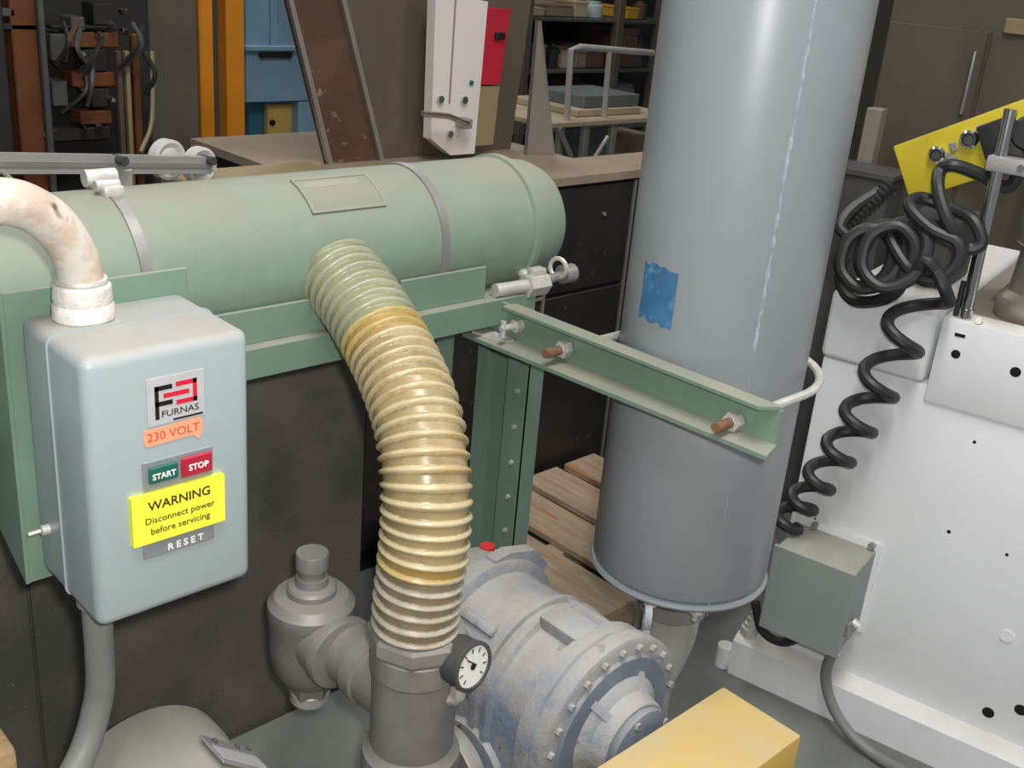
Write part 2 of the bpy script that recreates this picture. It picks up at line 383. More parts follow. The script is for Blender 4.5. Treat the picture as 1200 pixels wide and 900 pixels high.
# drain valve at the far end
vx = 1.235; dv = Vector((1.28, 1.20, .905))
o = MB().cyl((1.135, CY - .118, .897), (1.235, CY - .126, .897), .011, n=14).build('drain_valve', 'galv', t); o['label'] = 'small galvanised drain valve fitting'
child(MB().hexn((1.197, CY - .124, .897), (1.240, CY - .124, .897), .019), 'hex_body', 'galv', o)
child(MB().cyl((1.280, CY - .124, .905), (1.305, CY - .124, .905), .016, n=14).cyl((1.235, CY - .124, .899), (1.285, CY - .124, .905), .008, n=10), 'hose_tail', 'steel', o)
child(MB().torus((1.270, CY - .124, .918), (1, .2, 0), .016, .004, 18, 6), 'hose_clip', 'galv', o)
child(MB().box((1.207, CY - .132, .912), (1.235, CY - .114, .925), .003), 'stem', 'galv', o)
MB().cyl((1.215, CY - .128, .897), (1.220, CY - .06, .92), .009, n=12).build('drain_nipple', 'galv', t)

# ------------------------------------------------------------------ green support frame
t = thing('support_frame', (1.0, 1.25, 0), 'green painted steel stand under the dusty green cylinder', 'frame')
m = MB(); m.box((.12, 1.18, .842), (1.215, 1.186, .886), .0015, 1); m.box((.12, 1.186, .880), (1.215, 1.236, .886), .0015, 1); m.box((.12, 1.384, .880), (1.215, 1.434, .886), .0015, 1); m.box((.12, 1.434, .842), (1.215, 1.44, .88)); m.build('beam', 'green_clean', t)
MB().box((1.2148, 1.181, .843), (1.219, 1.439, .885), .001, 1).build('beam_end_plate', 'green_clean', t)
for z in (.5,):
    pass
MB().box((.30, 1.196, .886), (.845, 1.202, .934), .001, 1).build('saddle_plate', 'green_clean', t)
MB().box((.95, 1.196, .886), (1.118, 1.202, .938), .001, 1).build('saddle_plate', 'green_clean', t)
# front leg: channel open to -X
LX = 1.165; ly0, ly1 = 1.13, 1.25
m = MB(); m.box((LX + .03, ly0, .06), (LX + .036, ly1, .842)); m.box((LX, ly0, .06), (LX + .03, ly0 + .006, .842)); m.box((LX, ly1 - .006, .06), (LX + .03, ly1, .842)); m.box((LX - .002, ly0, .06), (LX + .004, ly0 + .046, .842)); m.box((LX - .002, ly1 - .022, .06), (LX + .004, ly1, .842))
leg = m.build('leg', 'green_clean', t)
for i in range(6):
    z = .80 - i * .065
    child(MB().cyl((LX - .006, ly0 + .018, z), (LX + .002, ly0 + .018, z), .004, n=10), 'bolt_head', 'galv', leg)
for y in (1.36,):
    m = MB(); m.box((LX, y, .06), (LX + .04, y + .07, .842)); m.build('leg', 'green_clean', t)
MB().box((.13, 1.24, .06), (.19, 1.32, .842)).build('leg', 'green_clean', t)
# mounting plate for the control box, with side flange
mpz0, mpz1 = .690, 1.034
m = MB(); m.box((.362, 1.104, mpz0), (.566, 1.110, mpz1), .001, 1); m.build('mounting_plate', 'green_clean', t)
m = MB(); m.prism([(.358, 1.1035, .690), (.358, 1.1035, mpz1), (.358, 1.178, mpz1), (.358, 1.178, .73)], (.004, 0, 0)); m.build('plate_flange', 'green_clean', t)
MB().box((.38, 1.11, .86), (.56, 1.196, .868)).build('plate_bracket', 'green_clean', t)
# channel arm to the tank, open to -X
m = MB(); ay0, ay1 = .655, 1.245
m.prism([(1.141, ay0, .838), (1.141, ay1 - .05, .824), (1.141, ay1 - .05, .880), (1.141, ay0, .886)], (.006, 0, 0))
m.prism([(1.147, ay0, .886), (1.147, ay1 - .09, .880), (1.118, ay1 - .09, .880), (1.118, ay0 + .02, .886)], (0, 0, .005))
m.prism([(1.147, ay0, .834), (1.100, ay0 - .014, .834), (1.094, ay1 - .03, .820), (1.147, ay1 - .03, .820)], (0, 0, .006))
arm = m.build('channel_arm', 'green_clean', t)
MB().box((1.147, 1.12, .82), (1.166, 1.21, .842)).build('arm_spacer', 'green_clean', t)
for (y, x) in ((1.135, 1.12),):
    child(MB().cyl((1.10, y, .856), (1.141, y, .856), .005, n=10).hexn((1.128, y, .856), (1.141, y, .856), .011).cyl((1.105, y, .842), (1.105, y, .868), .0045, n=8), 'arm_bolt', 'galv', arm)
child(MB().prism([(1.105, 1.205, .8265), (1.135, 1.205, .8265), (1.135, 1.14, .8275), (1.122, 1.14, .8275)], (0, 0, .004)), 'shim', 'galv', arm)

# ------------------------------------------------------------------ control box
def rrect(x0, x1, z0, z1, r, n=5):
    P = []
    for cx, cz, a in ((x1 - r, z1 - r, 0), (x0 + r, z1 - r, 90), (x0 + r, z0 + r, 180), (x1 - r, z0 + r, 270)):
        for k in range(n + 1): q_ = math.radians(a + 90 * k / n); P.append((cx + r * math.cos(q_), cz + r * math.sin(q_)))
    return P
BX0, BX1, BY0, BY1, BZ0, BZ1 = .376, .556, .95, 1.103, .706, 1.008
t = thing('control_box', ((BX0 + BX1) / 2, BY1, BZ0), 'grey motor starter box with yellow warning sticker and buttons', 'control box')
MB().boxcut((BX0, BY0, BZ0), (BX1, BY1, BZ1), .012, 4, (0, 1.0335, 0), (0, -1, 0)).build('back_shell', 'box_grey', t)
MB().prism([(x, 1.0305, z) for x, z in rrect(BX0 - .0018, BX1 + .0018, BZ0 - .0018, BZ1 + .0018, .013)], (0, .0032, 0)).build('seam_lip', 'box_grey', t)
cov = MB().boxcut((BX0, BY0, BZ0), (BX1, BY1, BZ1), .012, 4, (0, 1.0315, 0), (0, 1, 0)).build('cover', 'box_grey', t)
def plate(x0, x1, z0, z1, y, th, m_, name, par, bev=0): return child(MB().box((x0, y - th, z0), (x1, y, z1), bev, 1), name, m_, par) if par.type == 'MESH' else MB().box((x0, y - th, z0), (x1, y, z1), bev, 1).build(name, m_, par)
yf = BY0
lg = plate(.439, .501, .925, .976, yf, .0012, 'silver_label', 'logo_plate', t)
def q(x0, x1, z0, z1, m_, nm): child(MB().box((x0, yf - .0016, z0), (x1, yf - .0011, z1)), nm, m_, lg, False)
q(.447, .4512, .931, .967, 'black', 'logo_bar'); q(.447, .466, .962, .967, 'black', 'logo_bar'); q(.447, .466, .945, .950, 'black', 'logo_bar')
q(.470, .493, .963, .968, 'logo_red', 'logo_bar'); q(.4885, .493, .943, .968, 'logo_red', 'logo_bar'); q(.470, .493, .943, .948, 'logo_red', 'logo_bar'); q(.4565, .4845, .953, .958, 'logo_red', 'logo_bar')
text('lettering', 'FURNAS', 'black', lg, Mface(.474, yf - .0013, .9355), .0098, sx=1.15)
child(MB().box((.466, yf - .0016, .9265), (.499, yf - .0011, .9285)), 'logo_bar', 'black', lg, False)
og = MB().prism([(.4345, yf, .921), (.497, yf, .9235), (.499, yf, .909), (.494, yf, .8985), (.488, yf, .9045), (.436, yf, .903), (.433, yf, .912)], (0, -.0009, 0)).build('orange_tag', 'orange_tag', t, False)
text('lettering', '230 VOLT', 'tag_print', og, Mface(.466, yf - .001, .9125), .0135)
bz = plate(.430, .509, .853, .887, yf, .002, 'bezel', 'button_bezel', t, .001)
b1 = plate(.4355, .4675, .862, .881, yf - .002, .004, 'start_green', 'start_button', bz, .0015)
b2 = plate(.4715, .5065, .8595, .8825, yf - .002, .004, 'stop_red', 'stop_button', bz, .0015)
text('lettering', 'START', 'white', bz, Mface(.4515, yf - .0063, .870), .0088, bold=.0002)
text('lettering', 'STOP', 'white', bz, Mface(.490, yf - .0063, .870), .0094, bold=.0002)
wl = plate(.4145, .519, .796, .852, yf, .0075, 'warn_yellow', 'warning_sticker', t)
wl.data.transform(Matrix.Translation((0, .0, 0)))
text('lettering', 'WARNING', 'warn_ink', wl, Mface(.467, yf - .0077, .8385), .0145, bold=.0002)
text('lettering', 'Disconnect power', 'warn_ink', wl, Mface(.467, yf - .0077, .822), .0105)
text('lettering', 'before servicing', 'warn_ink', wl, Mface(.467, yf - .0077, .809), .0105)
rs = plate(.427, .508, .775, .796, yf, .003, 'bezel', 'reset_plate', t, .001)
text('lettering', 'R E S E T', 'white', rs, Mface(.474, yf - .0033, .782), .011, bold=.0003)
sc = MB().cyl((BX0 - .008, 1.07, .772), (BX0 + .002, 1.07, .772), .006, n=12).build('side_screw', 'galv', t)
MB().cyl((BX0 - .02, 1.075, .769), (BX0 - .008, 1.071, .772), .0025, n=8).build('screw_pin', 'galv', t)

# conduit elbow on the box
cx0 = at(97, 345, 2, 1.03)
t = thing('conduit_elbow', (cx0.x, cx0.y, BZ1), 'rust-stained pale conduit elbow rising from the grey starter box', 'conduit')
e0 = Vector((.428, 1.075, BZ1)); 
b0 = at(97, 352, 1, 1.066); e0 = Vector((b0.x, 1.066, BZ1 - .002))
pth = [e0, e0 + Vector((0, 0, .05))]
c1 = at(88, 300, 1, 1.06); c2 = at(62, 262, 1, 1.05); c3 = at(25, 240, 1, 1.04); c4 = at(-15, 236, 1, 1.03); c5 = at(-60, 240, 1, 1.02); c6 = at(-140, 262, 1, 1.0)
path = catmull([e0, (e0.x, e0.y, BZ1 + .035), c1, c2, c3, c4, c5, c6], 8)
MB().tube(path, .0225, 20).build('bent_pipe', 'conduit_rust', t)
MB().lathe(e0, (0, 0, 1), [(.028, 0), (.031, .004), (.031, .017), (.029, .020), (.030, .024), (.029, .038), (.023, .042)], 22).build('plaster_covered_connector', 'plaster', t)
MB().lathe(e0 + Vector((0, 0, .04)), (0, 0, 1), [(.0255, 0), (.0265, .003), (.0255, .006), (.02, .007)], 22).build('lock_ring', 'galv', t)
# grey conduit below the box
t = thing('flexible_conduit', (.45, 1.05, BZ0), 'grey flexible conduit hanging below the grey starter box', 'conduit')
g0 = at(115, 735, 1, 1.02)
path = catmull([(g0.x, 1.02, BZ0 + .002), at(118, 790, 1, 1.03), at(112, 835, 1, 1.03), at(98, 880, 1, 1.02), at(75, 925, 1, 1.0), at(40, 990, 1, .98)], 8)
MB().tube(path, .0165, 18).build('conduit_run', 'conduit_grey', t)
MB().lathe((g0.x, 1.02, BZ0 - .014), (0, 0, 1), [(.017, 0), (.021, .003), (.021, .014)], 18).build('connector', 'conduit_grey', t)

# ------------------------------------------------------------------ suction hose
t = thing('suction_hose', (.77, .9, .565), 'translucent tan corrugated hose from the green cylinder to the pump pipe', 'hose')
ctrl = [Vector((.862, 1.215, .945)), at(428, 362, 1, 1.13), at(464, 425, 1, 1.04), at(489, 490, 1, .965), at(499, 560, 1, .92), at(498, 630, 1, .903), at(489, 700, 1, .9), at(486, 738, 1, .9)]
ctrl[0] = at(396, 320, 1, 1.205)
pth = catmull(ctrl, 24); N = 960; pth, Ln = resample(pth, N)
pitch = .0172; R0 = .0545
def ribs(i0, i1, mname, nm, dr=0):
    b = MB(); P = pth[i0:i1 + 1]; n = 28; V = []; F = []; e1 = None
    for i in range(len(pth)):
        tt = (pth[min(i + 1, N - 1)] - pth[max(i - 1, 0)]).normalized()
        if e1 is None: e1 = tt.cross(Vector((1, 0, 0))).normalized()
        else: e1 = (e1 - tt * e1.dot(tt)).normalized()
        if i < i0 or i > i1: continue
        e2 = tt.cross(e1); s_ = Ln * i / (N - 1)
        for k in range(n):
            a = 2 * PI * k / n; ph = (s_ / pitch + k / n) % 1
            rr = R0 + dr + .0052 * (max(0, math.cos(2 * PI * ph)) ** .8) - .0012
            V.append(pth[i] + (e1 * math.cos(a) + e2 * math.sin(a)) * rr)
    cnt = i1 - i0 + 1
    for i in range(cnt - 1):
        for k in range(n):
            j = (k + 1) % n; F.append((i * n + k, i * n + j, (i + 1) * n + j, (i + 1) * n + k))
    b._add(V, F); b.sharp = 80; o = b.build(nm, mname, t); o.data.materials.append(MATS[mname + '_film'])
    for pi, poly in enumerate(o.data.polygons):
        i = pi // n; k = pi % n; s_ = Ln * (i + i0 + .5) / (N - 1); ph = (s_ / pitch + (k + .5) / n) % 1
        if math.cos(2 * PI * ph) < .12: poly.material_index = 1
    return o
k1 = int(N * .235); k2 = int(N * .29); k3 = int(N * .80); k4 = int(N * .825)
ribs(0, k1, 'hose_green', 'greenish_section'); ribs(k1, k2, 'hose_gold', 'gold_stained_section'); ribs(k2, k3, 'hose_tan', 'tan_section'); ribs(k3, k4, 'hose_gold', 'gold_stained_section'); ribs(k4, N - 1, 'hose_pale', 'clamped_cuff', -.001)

# ------------------------------------------------------------------ pump inlet pipe
PX, PY = .768, .9
t = thing('inlet_pipe', (PX, PY, .2), 'grey iron pipe tee between the tan hose and the blower', 'pipe')
MB().lathe((PX, PY, 0), (0, 0, 1), [(.047, .575), (.051, .573), (.051, .60), (.046, .602)], 32).build('hose_barb', 'steel', t)
m = MB(); m.lathe((PX, PY, 0), (0, 0, 1), [(.05, .553), (.064, .555), (.066, .560), (.066, .577), (.063, .582), (.05, .583)], 8); m.build('hex_bushing', 'steel', t, False)
m = MB(); m.lathe((PX, PY, 0), (0, 0, 1), [(.057, .40), (.057, .516), (.060, .520), (.060, .552), (.057, .556), (.05, .557)], 40)
m.build('tee_body', 'cast', t)
m = MB(); m.lathe((PX, PY + .02, .455), (0, 1, 0), [(.046, 0), (.046, .06), (.05, .062), (.05, .085), (.044, .088), (.044, .13), (.047, .132), (.047, .142), (.043, .145)], 32); m.build('branch_pipe', 'cast', t)
m = MB(); m.lathe((PX, PY, 0), (0, 0, 1), [(.05, .22), (.066, .24), (.068, .37), (.066, .386), (.061, .39), (.056, .40)], 40); m.build('lower_tee', 'cast', t)
m = MB(); m.lathe((PX, PY, .30), (1, 0, 0), [(.05, .03), (.05, .085)], 32); m.build('run_pipe', 'cast', t)
m = MB(); m.lathe((PX + .060, PY, .30), (1, 0, 0), [(.05, 0), (.073, .002), (.075, .006), (.075, .024), (.069, .028), (.05, .03)], 40); m.build('union_ring', 'steel', t)
# pressure gauge
gp = at(548, 773, 1, .835); gdir = Vector((.10, -.99, .10)).normalized()
gp = at(552, 780, 1, .82)
t = thing('pressure_gauge', gp - Vector((0, 0, .05)), 'small round pressure gauge with white dial on the inlet pipe', 'gauge')
MB().lathe(gp - gdir * .036, gdir, [(.012, 0), (.030, .003), (.032, .008), (.032, .034), (.0335, .036), (.0335, .041), (.029, .042), (.029, .0385), (.01, .0385)], 36).build('case', 'dark_grey', t)
dl = MB().lathe(gp + gdir * .0028, gdir, [(.0285, 0), (.0285, .0005)], 32).build('dial', 'dial_white', t)
e1 = gdir.cross(Vector((0, 0, 1))).normalized(); e2 = e1.cross(gdir).normalized()
for i in range(9):
    a = math.radians(-45 + i * 33.75); dr = e1 * math.cos(a) + e2 * math.sin(a)
    child(MB().tube([gp + gdir * .0035 + dr * .019, gp + gdir * .0035 + dr * .025], .0009, 5), 'tick', 'black', dl)
child(MB().tube([gp + gdir * .004 - e1 * .006, gp + gdir * .004 + (e1 * .6 + e2 * .8) * .017], .0010, 5), 'needle', 'black', dl)
child(MB().lathe(gp + gdir * .003, gdir, [(.0045, 0), (.0045, .0015)], 12), 'hub', 'black', dl)
st = gp - gdir * .018
b = MB(); b.tube([st - Vector((0, 0, .030)), st - Vector((0, 0, .062))], .007, 10); b.hexn(st - Vector((0, 0, .056)), st - Vector((0, 0, .04)), .0105); b.build('stem', 'galv', t)
sb = st - Vector((0, 0, .062)); tgt = Vector((PX, PY, sb.z)); dirp = (tgt - sb).normalized()
b = MB(); b.tube([sb + Vector((0, 0, .004)), sb, sb + dirp * max(.02, (tgt - sb).length - .05)], .0085, 10); b.hexn(sb + dirp * .008, sb + dirp * .022, .0115); b.build('street_elbow', 'galv', t)

# relief valve
RX, RY = .755, 1.125
t = thing('relief_valve', (RX, RY, .30), 'grey cast relief valve with round cap beside the iron tee', 'valve')
m = MB(); m.lathe((RX, RY, 0), (0, 0, 1), [(.03, .362), (.042, .372), (.056, .395), (.060, .43), (.061, .478), (.064, .486), (.063, .502), (.053, .514), (.034, .519)], 40); m.build('body', 'cast', t)
MB().lathe((RX, RY, 0), (0, 0, 1), [(.033, .514), (.036, .518), (.036, .527), (.033, .531), (.024, .533), (.023, .545)], 32).build('bonnet_ring', 'cast', t)
MB().lathe((RX, RY, 0), (0, 0, 1), [(.019, .525), (.019, .558), (.0235, .560), (.0235, .582), (.0225, .584), (.001, .584)], 28).build('top_cap', 'cast', t)
MB().lathe((RX, RY - .082, .455), (0, 1, 0), [(.046, 0), (.052, .001), (.053, .004), (.053, .016), (.049, .02), (.050, .055)], 36).build('inlet_neck', 'cast', t)
MB().lathe((RX, RY, 0), (0, 0, 1), [(.027, .328), (.030, .332), (.030, .348), (.027, .352)], 28).build('outlet_nipple', 'galv', t)
MB().lathe((RX, RY, 0), (0, 0, 1), [(.02, .345), (.032, .345), (.033, .348), (.033, .366), (.02, .368)], 6).build('hex_nut', 'cast', t, False)

# ------------------------------------------------------------------ blower
BLX = .988; ZC = .306; DZ = .108; RR = .118
t = thing('lobe_blower', (BLX, .88, .06), 'weathered blue-grey rotary lobe blower beside the iron tee', 'blower')
def oval(R, dz=DZ, n=20, x=BLX, zc=ZC):
    P = []
    for i in range(n + 1): a = PI * i / n; P.append((x + R * math.cos(a), zc + dz + R * math.sin(a)))
    for i in range(n + 1): a = PI + PI * i / n; P.append((x + R * math.cos(a), zc - dz + R * math.sin(a)))
    return P
def oval_stack(rows, caps=True):
    b = MB(); V = []; F = []; n = None
    for R, y in rows:
        P = oval(R); n = len(P); V += [Vector((px, y, pz)) for px, pz in P]
    for i in range(len(rows) - 1):
        for k in range(n): j = (k + 1) % n; F.append((i * n + k, i * n + j, (i + 1) * n + j, (i + 1) * n + k))
    F.append(tuple(range(n))[::-1]); F.append(tuple((len(rows) - 1) * n + k for k in range(n)))
    b._add(V, F); return b
oval_stack([(RR, .99), (RR, .892), (RR + .008, .890), (RR + .008, .880), (RR + .001, .878), (RR + .001, .866), (RR + .009, .864), (RR + .009, .856), (RR, .852), (RR, .77)]).build('housing', 'blower', t)
bf = oval_stack([(RR + .004, 1.012), (RR + .018, 1.010), (RR + .018, .985), (RR + .010, .981)]).build('rear_flange', 'blower', t)
ff = oval_stack([(RR + .006, .792), (RR + .016, .790), (RR + .016, .768), (RR + .012, .765), (RR + .012, .762), (RR + .019, .760), (RR + .019, .738), (RR + .013, .735)]).build('front_flange', 'blower', t)
for i in range(11):
    a = PI * (i + .5) / 11; x = BLX + (RR + .006) * math.cos(a); z = ZC + DZ + (RR + .006) * math.sin(a)
    child(MB().hexn((x, .736, z), (x, .728, z), .0055), 'flange_bolt', 'blower', ff)
for sx in (-1, 1):
    for z in (ZC - .05, ZC + .05):
        x = BLX + sx * (RR + .006); child(MB().hexn((x, .736, z), (x, .728, z), .0055), 'flange_bolt', 'blower', ff)
# gear cover at the rear
oval_stack([(RR + .008, 1.012), (RR + .006, 1.06), (RR - .01, 1.085), (RR - .04, 1.095)]).build('gear_cover', 'blower', t)
pz = ZC + DZ + RR * .92
# mounting ears on the rear flange and raised pad
ear = MB(); ear.prism([(BLX - .01, .988, ZC + DZ + RR), (BLX + .10, .988, ZC + DZ + RR * .62), (BLX + .115, .988, ZC + DZ + RR * .80), (BLX + .085, .988, ZC + DZ + RR + .012), (BLX + .03, .988, ZC + DZ + RR + .026), (BLX, .988, ZC + DZ + RR + .022)], (0, .022, 0))
ear.build('rear_ear', 'blower', t)
for ex in (.028, .068):
    z = ZC + DZ + RR + .005 - (ex - .028) * .35
    MB().cyl((BLX + ex, .9875, z), (BLX + ex, .9865, z), .006, n=14).build('ear_hole', 'gap_dark', t)
pad = MB(); pa = math.radians(98); pad.box((-.024, -.036, -.02), (.024, .036, .016), .004, 2)
M = Matrix.Translation((BLX - .012, .822, ZC + DZ + RR)) @ Matrix.Rotation(math.radians(-6), 4, 'Y'); pad.xf = M; pad.build('raised_pad', 'blower', t)
pad = MB(); pad.box((-.01, -.05, -.02), (.01, .05, .01), .004, 2); pad.xf = Matrix.Translation((BLX + .045, .825, ZC + DZ + RR * .92)) @ Matrix.Rotation(math.radians(24), 4, 'Y'); pad.build('casting_rib', 'blower', t)
pad = MB(); pad.box((-.008, -.034, -.02), (.008, .034, .009), .004, 2); pad.xf = Matrix.Translation((BLX - .075, .935, ZC + DZ + RR * .77)) @ Matrix.Rotation(math.radians(-40), 4, 'Y'); pad.build('casting_rib', 'blower', t)
# bearing housing and drive boss
m = MB(); zb = ZC + DZ + .01
m.lathe((BLX, .74, zb - .01), (0, -1, 0), [(RR - .03, .006), (.080, .016), (.068, .024), (.065, .034), (.063, .044), (.060, .047)], 40); m.build('bearing_boss', 'blower', t)
oval_stack([(RR - .004, .737), (RR - .008, .730), (RR - .03, .728)]).build('end_cover', 'blower_dark', t)
MB().lathe((BLX, .693, zb - .01), (0, -1, 0), [(.055, -.002), (.058, .004), (.058, .012), (.045, .016), (.030, .018)], 36).build('boss_cover', 'blower_dark', t)
MB().lathe((BLX, .68, zb - .01), (0, -1, 0), [(.019, 0), (.019, .022)], 20).build('drive_shaft', 'steel', t)
for a in (30, 110, 200, 290):
    x = BLX + .05 * math.cos(math.radians(a)); z = zb - .01 + .05 * math.sin(math.radians(a)); MB().hexn((x, .685, z), (x, .676, z), .006).build('cover_bolt', 'blower', t)
m = MB(); m.lathe((BLX, .74, ZC - DZ), (0, -1, 0), [(RR - .012, 0), (RR - .03, .014), (.06, .026), (.058, .045), (.04, .048)], 36); m.build('lower_bearing_boss', 'blower_dark', t)
for a in (62, 128):                                    # stiffening webs of the end cover
    ca, sa_ = math.cos(math.radians(a)), math.sin(math.radians(a)); m = MB(); px_, pz_ = -sa_ * .006, ca * .006
    c0 = Vector((BLX + ca * .055, .74, zb - .01 + sa_ * .055)); c1 = Vector((BLX + ca * .105, .74, zb - .01 + sa_ * .105)); wv = Vector((px_, 0, pz_))
    m._add([c0 - wv, c1 - wv, c0 - wv + Vector((0, -.04, 0)), c0 + wv, c1 + wv, c0 + wv + Vector((0, -.04, 0))], [(0, 1, 2), (3, 5, 4), (0, 3, 4, 1), (1, 4, 5, 2), (2, 5, 3, 0)]); m.build('cover_web', 'blower', t)
# lifting lugs
def lug(x, y, z, ang, h=.034):
    m = MB(); n = 14; out = []; M2 = Matrix.Translation((x, y, z)) @ Matrix.Rotation(ang, 4, 'Z')
    P = [Vector((-.013, 0, -.03)), Vector((.013, 0, -.03))] + [Vector((.013 * math.cos(PI * i / n), 0, h - .013 + .013 * math.sin(PI * i / n))) for i in range(n + 1)]
    H = [Vector((.006 * math.cos(2 * PI * i / 16), 0, h - .016 + .010 * math.sin(2 * PI * i / 16))) for i in range(16)]
    # ring-shaped lug: strip between outer outline and hole
    O2 = [Vector((.0135 * math.cos(2 * PI * i / 16), 0, h - .016 + .0185 * math.sin(2 * PI * i / 16))) for i in range(16)]
    V = [v + Vector((0, d, 0)) for d in (-.005, .005) for v in (O2 + H)]; F = []
    for i in range(16):
        j = (i + 1) % 16; F += [(i, j, 16 + j, 16 + i), (32 + i, 48 + i, 48 + j, 32 + j), (i, 32 + i, 32 + j, j), (16 + i, 16 + j, 48 + j, 48 + i)]
    m._add(V, F); m.box((-.0125, -.005, -.05), (.0125, .005, h - .030)); m.xf = M2; return m
lug(BLX + .078, .758, ZC + DZ + .118, .75).build('lifting_lug', 'blower', t)
lug(BLX - .07, 1.03, ZC + DZ + .096, .75).build('lifting_lug', 'blower', t)
MB().cyl((BLX + .04, 1.05, ZC + DZ + RR - .016), (BLX + .04, 1.05, ZC + DZ + RR + .006), .012, n=12).build('red_plug', 'red_cap', t)
# ports and feet
MB().lathe((BLX - RR - .012, PY - .01, .30), (1, 0, 0), [(.05, 0), (.078, .002), (.08, .006), (.08, .018), (.066, .022), (.066, .06)], 36).build('inlet_port', 'blower', t)
MB().lathe((1.135, TY, .285), (-1, 0, 0), [(.05, 0), (.07, .002), (.07, .02), (.06, .03), (.06, .07)], 36).build('outlet_port', 'blower', t)
for y in (.79, .97): MB().box((BLX - .14, y - .02, .06), (BLX + .14, y + .02, .09), .004, 1).build('foot', 'blower', t)

# ------------------------------------------------------------------ skid, guard, motor
tag(MB().box((.36, .40, 0), (1.20, 1.40, .06), .004, 1).build('base_skid', 'skid'), 'dark grey-green steel base plate under the motor and blower', 'base')
t = thing('belt_guard', (.8, .59, .06), 'dusty yellow sheet-metal belt guard in front of the blower', 'belt guard')
MB().box((.30, .528, .17), (1.128, .657, .468), .004, 2).build('cover', 'guard_yellow', t)
for x in (.36, 1.0): MB().box((x, .57, .06), (x + .05, .61, .172)).build('guard_foot', 'guard_yellow', t)
MX, MZ = .478, .338
t = thing('electric_motor', (MX, .9, .06), 'grey electric motor with metal rating plate below the starter box', 'motor')
MB().lathe((MX, 1.10, MZ), (0, -1, 0), [(.02, -.03), (.07, -.028), (.105, -.015), (.116, .0), (.116, .035), (.113, .04), (.113, .28), (.116, .285), (.116, .31), (.09, .34), (.03, .35)], 48).build('frame', 'motor_grey', t)
MB().lathe((MX, .77, MZ), (0, -1, 0), [(.018, 0), (.018, .110)], 18).build('shaft', 'steel', t)
for sx in (-1, 1): MB().box((MX + sx * .09 - .03, .80, .06), (MX + sx * .09 + .03, 1.08, .30), .006, 1).build('foot', 'motor_grey', t)
a0_ = at(238, 885, 0, .575)
pl_ = MB(); pl_.box((-.045, -.03, -.002), (.045, .03, .002), .001, 1); pl_.xf = Matrix.Translation((MX + .0735, .985, MZ + .0885)) @ Matrix.Rotation(math.radians(39.7), 4, 'Y'); np2 = pl_.build('rating_plate', 'nameplate', t)
for (dx, dy) in ((-.03, .018), (.012, .02), (.034, .022)):
    b = MB(); b.cyl((dx, dy, .001), (dx + .004, dy, .004), .004, n=8); b.xf = Matrix.Translation((MX + .0735, .985, MZ + .0885)) @ Matrix.Rotation(math.radians(39.7), 4, 'Y'); child(b, 'plate_screw', 'dark_grey', np2)
b = MB(); b.box((-.04, -.024, .0018), (.04, .006, .0026)); b.xf = Matrix.Translation((MX + .0735, .985, MZ + .0885)) @ Matrix.Rotation(math.radians(39.7), 4, 'Y'); child(b, 'blank_field', 'silver_label', np2)
# timber
tb = at(10, 856, 1, 1.24)
tag(MB().box((tb.x - .075, 1.20, 0), (tb.x - .004, 1.28, tb.z), .007, 2).build('timber_block', 'wood'), 'pale upright timber block in front of the dark cabinet', 'timber')

# ------------------------------------------------------------------ dark cabinets behind
t = thing('dark_cabinet', (.75, 1.55, 0), 'scuffed dark brown steel cabinet behind the green frame leg', 'cabinet')
MB().box((.10, 1.415, 0), (1.055, 1.70, .832), .003, 1).build('body', 'dark_panel', t)
MB().box((.462, 1.409, .02), (1.053, 1.416, .828), .002, 1).build('side_panel', 'dark_panel', t)
MB().box((.102, 1.409, .02), (.458, 1.416, .828), .002, 1).build('side_panel', 'dark_panel', t)
t = thing('black_cabinet', (1.9, 1.9, 0), 'black panelled cabinet with a dusty brown countertop', 'cabinet')
MB().box((1.32, 1.79, .0), (2.04, 2.45, .885)).box((2.04, 1.79, 0), (2.62, 1.93, .885)).build('body', 'black_panel', t, False)
MB().prism([(1.29, 1.77, .885), (2.65, 1.77, .885), (2.65, 1.95, .885), (2.10, 1.95, .885), (2.10, 2.48, .885), (1.29, 2.48, .885)], (0, 0, .02)).build('countertop', 'dusty_top', t)
xs = [1.325, 1.56, 1.86, 2.16, 2.615]
for i in range(4):
    for z0, z1 in ((.06, .60), (.61, .875)):
        MB().box((xs[i] + .004, 1.778, z0), (xs[i + 1] - .004, 1.791, z1), .002, 1).build('panel', 'black_panel', t)
for x in xs[1:4]: MB().box((x - .003, 1.774, .05), (x + .003, 1.79, .88)).build('trim_strip', 'trim_light', t)
MB().box((1.56, 1.774, .602), (1.86, 1.79, .608)).build('trim_strip', 'trim_light', t)
for (x, z) in ((1.76, .82), (1.70, .66), (1.63, .77), (2.05, .8), (1.95, .64)): MB().cyl((x, 1.772, z), (x, 1.78, z), .005, n=8).build('screw', 'trim_light', t)

# pallet on the floor
t = thing('wooden_pallet', (1.75, 1.45, 0), 'worn wooden pallet on the floor behind the blue-grey tank', 'pallet')
for i in range(5):
    x = 1.36 + i * .155; z = .105
    MB().box((x, 1.20, z), (x + .128 + random.uniform(-.008, .008), 1.755, z + .02), .003, 1).build('deck_board', 'pallet_wood', t)
for y in (1.21, 1.45, 1.69): MB().box((1.35, y, .0), (2.10, y + .05, .105), .003, 1).build('stringer', 'pallet_wood', t)

